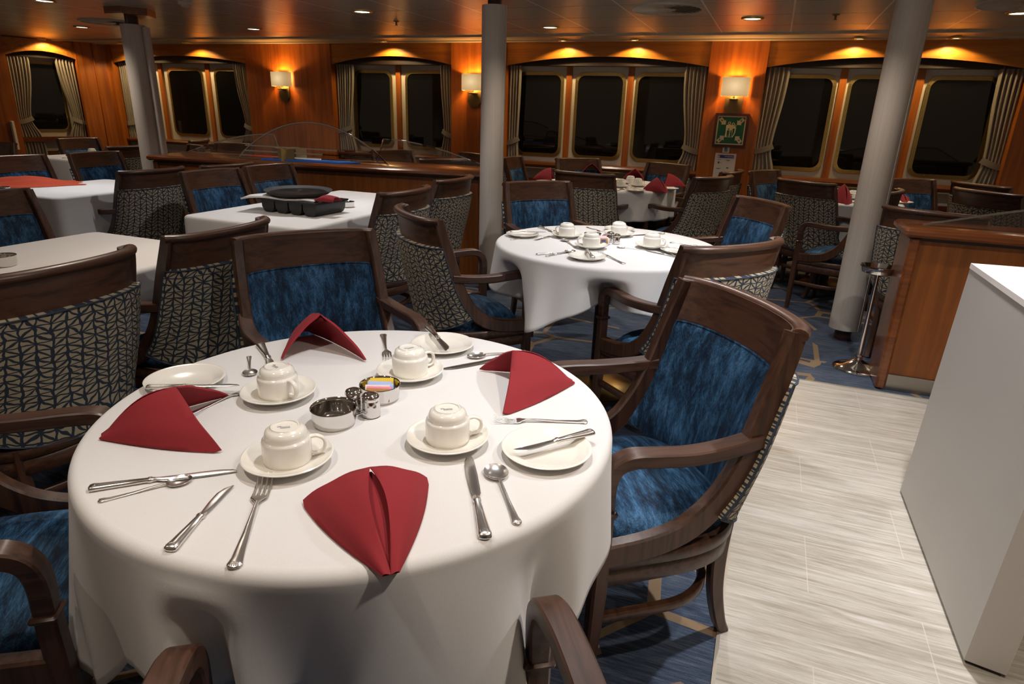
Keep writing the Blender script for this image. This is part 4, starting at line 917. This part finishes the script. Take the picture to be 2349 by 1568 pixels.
for px,py,lb in ((811,898,'steel shaker behind the front one, on the near table'),(850,908,'steel shaker in front, touching the sugar bowl on the near table')):
    a=at(px,py,ZT+.044); inst(sh0,shu,(a.x,a.y,ZT),0,lb,'steel shakers on the near table')
# napkins: a folded tent with its tip toward the diner
def napkin(A,T,L,Rr,lb,mt_,gap=.006,group=None,hs=1,bulge=.012,tipw=.012):
    A,T,L,Rr=Vector(A),Vector(T),Vector(L),Vector(Rr); o_=Vector(((L.x+Rr.x+T.x)/3,(L.y+Rr.y+T.y)/3,T.z)); m=MB(); n=12
    lat=(Rr-L).normalized()
    for C,sg_ in ((L,-1),(Rr,1)):
        for lay in (0,):
            F_=[];Bk=[]
            nn=(C-A).cross(T-A).normalized(); nn=nn if nn.z>0 else -nn
            for i in range(n+1):
                s=i/n; rp=A.lerp(T,s)+Vector((0,0,.022*math.sin(PI*s)*hs))+lat*sg_*gap*(math.sin(PI*min(1,s*1.02)))-Vector((0,0,.004*lay)); bp=C.lerp(T+lat*sg_*tipw,s)+(C-(L+Rr)/2).normalized()*.010*math.sin(PI*s)
                f=[];b=[]
                for j in range(n+1):
                    t=j/n*(1-.05*max(0,1-s/.10)**2); th=.0045*(1-lay*.3); p=rp.lerp(bp,t)+nn*(bulge*math.sin(PI*t)*(1-s*.6)-lay*.006)
                    p+=Vector((0,0,.002*math.sin(9*t+4*s)*math.sin(PI*t)*(1-s)))
                    e=math.sin(PI*t)**.35 if 0<t<1 else 0
                    q=p-nn*th*1.3*(.25+.75*e); p.z=max(p.z,T.z+.0012); q.z=max(q.z,T.z+.0002); f.append(p); b.append(q)
                F_.append(f);Bk.append(b)
            if lay==1: F_=[[Vector(p)+(o_-p)*.06 for p in r_] for r_ in F_]; Bk=[[Vector(p)+(o_-p)*.06 for p in r_] for r_ in Bk]
            k=n+1; P=[p for r_ in F_ for p in r_]+[p for r_ in Bk for p in r_]; K=k*k; fs=[]
            for i in range(n):
                for j in range(n): a=i*k+j; fs+=[[a,a+1,a+k+1,a+k],[K+a+k,K+a+k+1,K+a+1,K+a]]
            for i in range(n):
                fs+=[[i*k,(i+1)*k,K+(i+1)*k,K+i*k],[i*k+n,K+i*k+n,K+(i+1)*k+n,(i+1)*k+n],[i,K+i,K+i+1,i+1]]
            m.add(P,fs)
    # inner fold between the wings
    F_=[]
    for i in range(9):
        s=i/8; c=A.lerp(T,s)+Vector((0,0,.014*math.sin(PI*s)*hs-.004)); F_.append([c+lat*x*(.25+.75*math.sin(PI*s)**.7)+Vector((0,0,-abs(x)*.5)) for x in (-.030,-.010,.010,.030)])
    P=[p if p.z>T.z+.001 else Vector((p.x,p.y,T.z+.001)) for r_ in F_ for p in r_]; m.add(P,[[i*4+j,i*4+j+1,i*4+j+5,i*4+j+4] for i in range(8) for j in range(3)])
    o=m.build('napkin',mt_,None,ang=75); return tag(o,lb,'napkin',group)
GN='crimson napkins on the near table'
def nap_px(a,h,t,l,r_,lb,g,z=ZT,gap=.006): return napkin(at(*a,z+h),at(*t,z+.002),at(*l,z+.002),at(*r_,z+.002),lb,M['napred'],gap,g)
nap_px((848,1070),.052,(897,1318),(688,1152),(985,1098),'crimson napkin at the front with an open centre fold, tip toward the photo',GN,gap=.012)
nap_px((735,720),.10,(700,760),(642,828),(845,831),'crimson napkin at the back standing as an arch',GN)
nap_px((402,886),.085,(233,1002),(530,907),(514,1040),'crimson napkin at the left, the largest standing fold',GN)
nap_px((1176,803),.075,(1314,876),(1152,956),(1096,848),'crimson napkin at the right, pinkish under the bright light',GN,gap=.008)
# ---------- second table ----------
G='tableware on the second round table'
for px,py,lb in ((1199,535,'side plate at the left edge of the second table'),(1347,586,'side plate at the front of the second table'),(1421,523,'side plate at the back of the second table'),(1556,572,'side plate at the right edge of the second table')): plate_at(px,py,lb,'side plates on the second table')
for px,py,h_,lb in ((1300,536,170,'left upturned cup on the second table'),(1419,533,60,'back upturned cup on the second table'),(1356,560,200,'front upturned cup on the second table'),(1495,560,0,'right upturned cup on the second table')): cup_at(px,py,h_,lb,'saucer under the '+lb,'upturned cups on the second table','saucers on the second table')
G2c='cutlery on the second table'
for k,A,Bp,lb,z in (('d',(1170,531),(1240,531),'table knife on the left plate of the second table',.0185),('f',(1171,549),(1232,541),'fork below the left plate of the second table',0),('b',(1262,542),(1230,549),'butter knife near the left plate of the second table',0),('s',(1234,521),(1272,531),'spoon left of the left cup on the second table',0),('d',(1238,518),(1268,530),'knife behind the left cup of the second table',0),
 ('s',(1320,566),(1291,548),'spoon between the left and front cups of the second table',0),('d',(1230,583),(1315,577),'long knife at the front left of the second table',0),('s',(1252,587),(1318,575),'spoon beside the long knife on the second table',0),('b',(1360,592),(1342,567),'butter knife on the front plate of the second table',.0185),('f',(1432,604),(1366,575),'fork right of the front plate of the second table',0),
 ('f',(1346,520),(1378,530),'fork behind the sugar bowl of the second table',0),('d',(1524,535),(1452,539),'knife right of the back cup of the second table',0),('s',(1480,572),(1416,566),'spoon in front of the right cup of the second table',0),('f',(1599,562),(1518,553),'fork right of the right cup of the second table',0),('d',(1556,590),(1493,576),'knife at the right front of the second table',0),('s',(1560,592),(1526,575),'spoon at the right front of the second table',0),('b',(1570,570),(1545,568),'butter knife on the right plate of the second table',.0185)):
    put(k,A,Bp,lb,ZT+z,G2c)
bowl_at(1382,543,'steel sugar bowl on the second table',g='steel bowls on the second table'); packet_bowl(1382,543,ZT+.006,['brown','white','pink','white','pink'],'on the second table','sugar packets on the second table')
bowl_at(1360,535,'empty steel bowl behind the sugar bowl on the second table',g='steel bowls on the second table')
for px,py,lb in ((1401,534,'rear steel shaker on the second table'),(1415,539,'front steel shaker on the second table')):
    a=at(px,py,ZT+.044); inst(sh0,shu,(a.x,a.y,ZT),0,lb,'steel shakers on the second table')
# ---------- far tables ----------
def far_nap(cx_,cy_,face,lb,g,h=.11,w_=.115):
    f=Vector((math.cos(R(face)),math.sin(R(face)),0)); l=Vector((-f.y,f.x,0)); c=Vector((cx_,cy_,ZT)); return napkin(c+Vector((0,0,h))+f*.03,c+f*.2,c+l*w_,c-l*w_,lb,M['napred'],.005,g)
for px,py,fc,lb in ((1500,436,-50,'front crimson napkin on the far round table left of the sign'),(1522,425,10,'right crimson napkin on the far round table left of the sign'),(1452,414,80,'middle crimson napkin on the far round table left of the sign'),(1357,400,110,'crimson napkin tip at the back of the far table, over the dark chair rail'),(1270,412,190,'crimson napkin at the left end of the far round table')):
    a=at(px,py,ZT); far_nap(a.x,a.y,fc,lb,'crimson napkins on the far table left of the sign')
for px,py,h_,lb in ((1424,425,20,'front left upturned cup on the far table left of the sign'),(1446,417,0,'middle upturned cup on the far table left of the sign'),(1463,423,40,'right upturned cup on the far table left of the sign')): cup_at(px,py,h_,lb,'saucer under the '+lb,'upturned cups on the far table left of the sign','saucers on the far table left of the sign')
for px,py,lb in ((1458,435,'front side plate on the far table left of the sign'),(1535,431,'right side plate on the far table left of the sign'),(1250,415,'left side plate on the far table left of the sign'),(1414,411,'side plate at the back of the far table left of the sign')): plate_at(px,py,lb,'side plates on the far table left of the sign')
put('b',(1448,429),(1470,434),'butter knife on the front plate of the far table left of the sign',ZT+.0185,'cutlery on the far tables'); put('s',(1417,437),(1430,432),'spoon at the front of the far table left of the sign',ZT,'cutlery on the far tables')
for px,py,lb,h_ in ((1928,463,'standing crimson napkin left of the right pillar',.14),(2062,461,'crimson napkin peeping out right of the right pillar',.06)):
    a=at(px,py,ZT); far_nap(a.x,a.y+.05,-80,lb,'crimson napkins on the far right table',h=h_,w_=.09)
for px,py,h_,lb in ((1914,447,0,'upturned cup behind the standing napkin left of the right pillar'),(1933,445,180,'rear upturned cup left of the right pillar'),(1956,452,20,'upturned cup against the left side of the right pillar')): cup_at(px,py,h_,lb,'saucer under the '+lb,'upturned cups on the far right table','saucers on the far right table')
plate_at(2069,462,'side plate right of the right pillar','side plates on the far right table'); put('s',(1944,466),(1957,464),'spoon at the foot of the right pillar on the far right table',ZT,'cutlery on the far tables')
for px,py,lb in ((1945,444,'left steel shaker beside the right pillar'),(1950,446,'right steel shaker beside the right pillar')):
    a=at(px,py,ZT+.044); inst(sh0,shu,(a.x,a.y,ZT),0,lb,'steel shakers on the far right table')
cup_at(212,352,0,'upturned cup on the small far left table','saucer under the upturned cup on the small far left table',None,None)
plate_at(182,353,'side plate on the small far left table','side plates on the far left table'); put('d',(143,362),(160,361),'knife on the small far left table',ZT,'cutlery on the far tables')
for px,py,lb in ((233,348,'left steel shaker on the small far left table'),(242,348,'right steel shaker on the small far left table')):
    a=at(px,py,ZT+.044); inst(sh0,shu,(a.x,a.y,ZT),0,lb,'steel shakers on the far left table')
# ---------- trays on the long table ----------
tc=at(700,492,ZT); rz=R(-4)
o=empty('cutlery_caddy','black plastic cutlery bin with rounded pockets under the round tray','cutlery bin',(tc.x-.07,tc.y+.08,ZT),rz)
for k in range(4):
    m=MB(); w_=.098; x0=-.20+k*.102; sec=[(x0,.075),(x0+.004,.03),(x0+.018,.008),(x0+.035,.0),(x0+w_-.035,0),(x0+w_-.018,.008),(x0+w_-.004,.03),(x0+w_,.075)]
    inn=[(x0+w_-.004,.075),(x0+w_-.009,.03),(x0+w_-.022,.012),(x0+w_-.035,.005),(x0+.035,.005),(x0+.022,.012),(x0+.009,.03),(x0+.004,.075)]
    q=sec+inn; m.rings([[(x,y,z) for x,z in q] for y in (-.12,.12)]); 
    m.rings([[(x,y,z) for x,z in sec] for y in (-.125,-.12)]); m.rings([[(x,y,z) for x,z in sec] for y in (.12,.125)]); m.build('pocket',M['black'],o,ang=50)
m=MB()
for a in ((-.215,-.14,.215,-.12),(-.215,.12,.215,.14),(-.215,-.12,-.198,.12),(.203,-.12,.215,.12)): m.box(a[0],a[1],.070,a[2],a[3],.080)
m.build('rim',M['black'],o)
nc=MB(); n=14; P=[]
for j in range(n+1):
    for i in range(n+1):
        u,v=i/n-.5,j/n-.5; x,y=u*.46,v*.20; z=.088+.004*math.sin(9*u)*math.cos(7*v)-(.02*max(0,abs(u)-.38)*8)*.5; P.append((x,y,z))
nc.add(P,[[j*(n+1)+i,j*(n+1)+i+1,(j+1)*(n+1)+i+1,(j+1)*(n+1)+i] for j in range(n) for i in range(n)]); q=nc.build('folded_cloth',M['cloth'],None,ang=180); md=q.modifiers.new('t','SOLIDIFY'); md.thickness=.010; q.location=(tc.x-.15,tc.y+.03,ZT+.004); q.rotation_euler=(0,0,R(8)); tag(q,'folded white cloth between the cutlery bin and the round black tray','cloth')
o=empty('serving_tray','round black serving tray lying on top of the cutlery bin','tray',(tc.x-.115,tc.y+.10,ZT+.103),rz,None); o.rotation_euler=(R(1),R(1),rz)
m=MB(); m.lathe([(.001,0),(.17,0),(.185,.012),(.192,.016),(.192,.019),(.184,.0175),(.17,.006),(.001,.006)],56); m.build('tray_body',M['tray'],o); m=MB(); m.lathe([(.155,.006),(.16,.009),(.165,.006)],48); m.build('ridge',M['black'],o)
far=at(762,462,ZT+.085); nn_=napkin(far+Vector((.02,.01,.022)),far+Vector((-.10,-.02,.0)),far+Vector((.03,.05,0)),far+Vector((.03,-.03,0)),'small crimson napkin on the right end of the cutlery bin',M['napred'],.004)
bowl_at(797,462,'small steel dish behind the right end of the cutlery bin',g='small steel dishes on the left tables'); bowl_at(2,588,'steel sugar dish at the left edge on the empty table',g='small steel dishes on the left tables',sc_=1.1); bowl_at(4,429,'steel dish at the left edge on the table with the orange cloth',g='small steel dishes on the left tables')
c=at(0,598,ZT+.035)
# orange cloth heap
m=MB(); n=26; P=[]
for j in range(n+1):
    for i in range(n+1):
        u,v=2*i/n-1,2*j/n-1; r_=min(1,math.hypot(u,v)); x,y=u*.42,v*.20; h=max(0,1-r_**2)**.6
        z=.003+h*(.035+.016*math.sin(5*u+2*v)+.010*math.sin(11*v+3*u)+.008*noise.noise(Vector((u*4,v*4,1)))); P.append((x*(1+.05*math.sin(6*v)),y*(1+.12*math.sin(5*u)),z))
m.add(P,[[j*(n+1)+i,j*(n+1)+i+1,(j+1)*(n+1)+i+1,(j+1)*(n+1)+i] for j in range(n) for i in range(n)]); q=m.build('crumpled_cloth',M['naporange'],None,ang=180); a=at(15,426,ZT); q.location=(a.x-.02,a.y+.03,ZT); q.rotation_euler=(0,0,R(60)); tag(q,'crumpled bright orange cloth on the white table at the left edge','cloth')
a=aty(27,300,4.9); m=MB(); m.lathe([(.001,0),(.016,0),(.016,.24),(.001,.24)],14); q=m.build('white_candle',M['paper']); b=aty(33,326,4.9); q.location=(-8.35,4.55,1.02)
bpy.data.objects.remove(q)
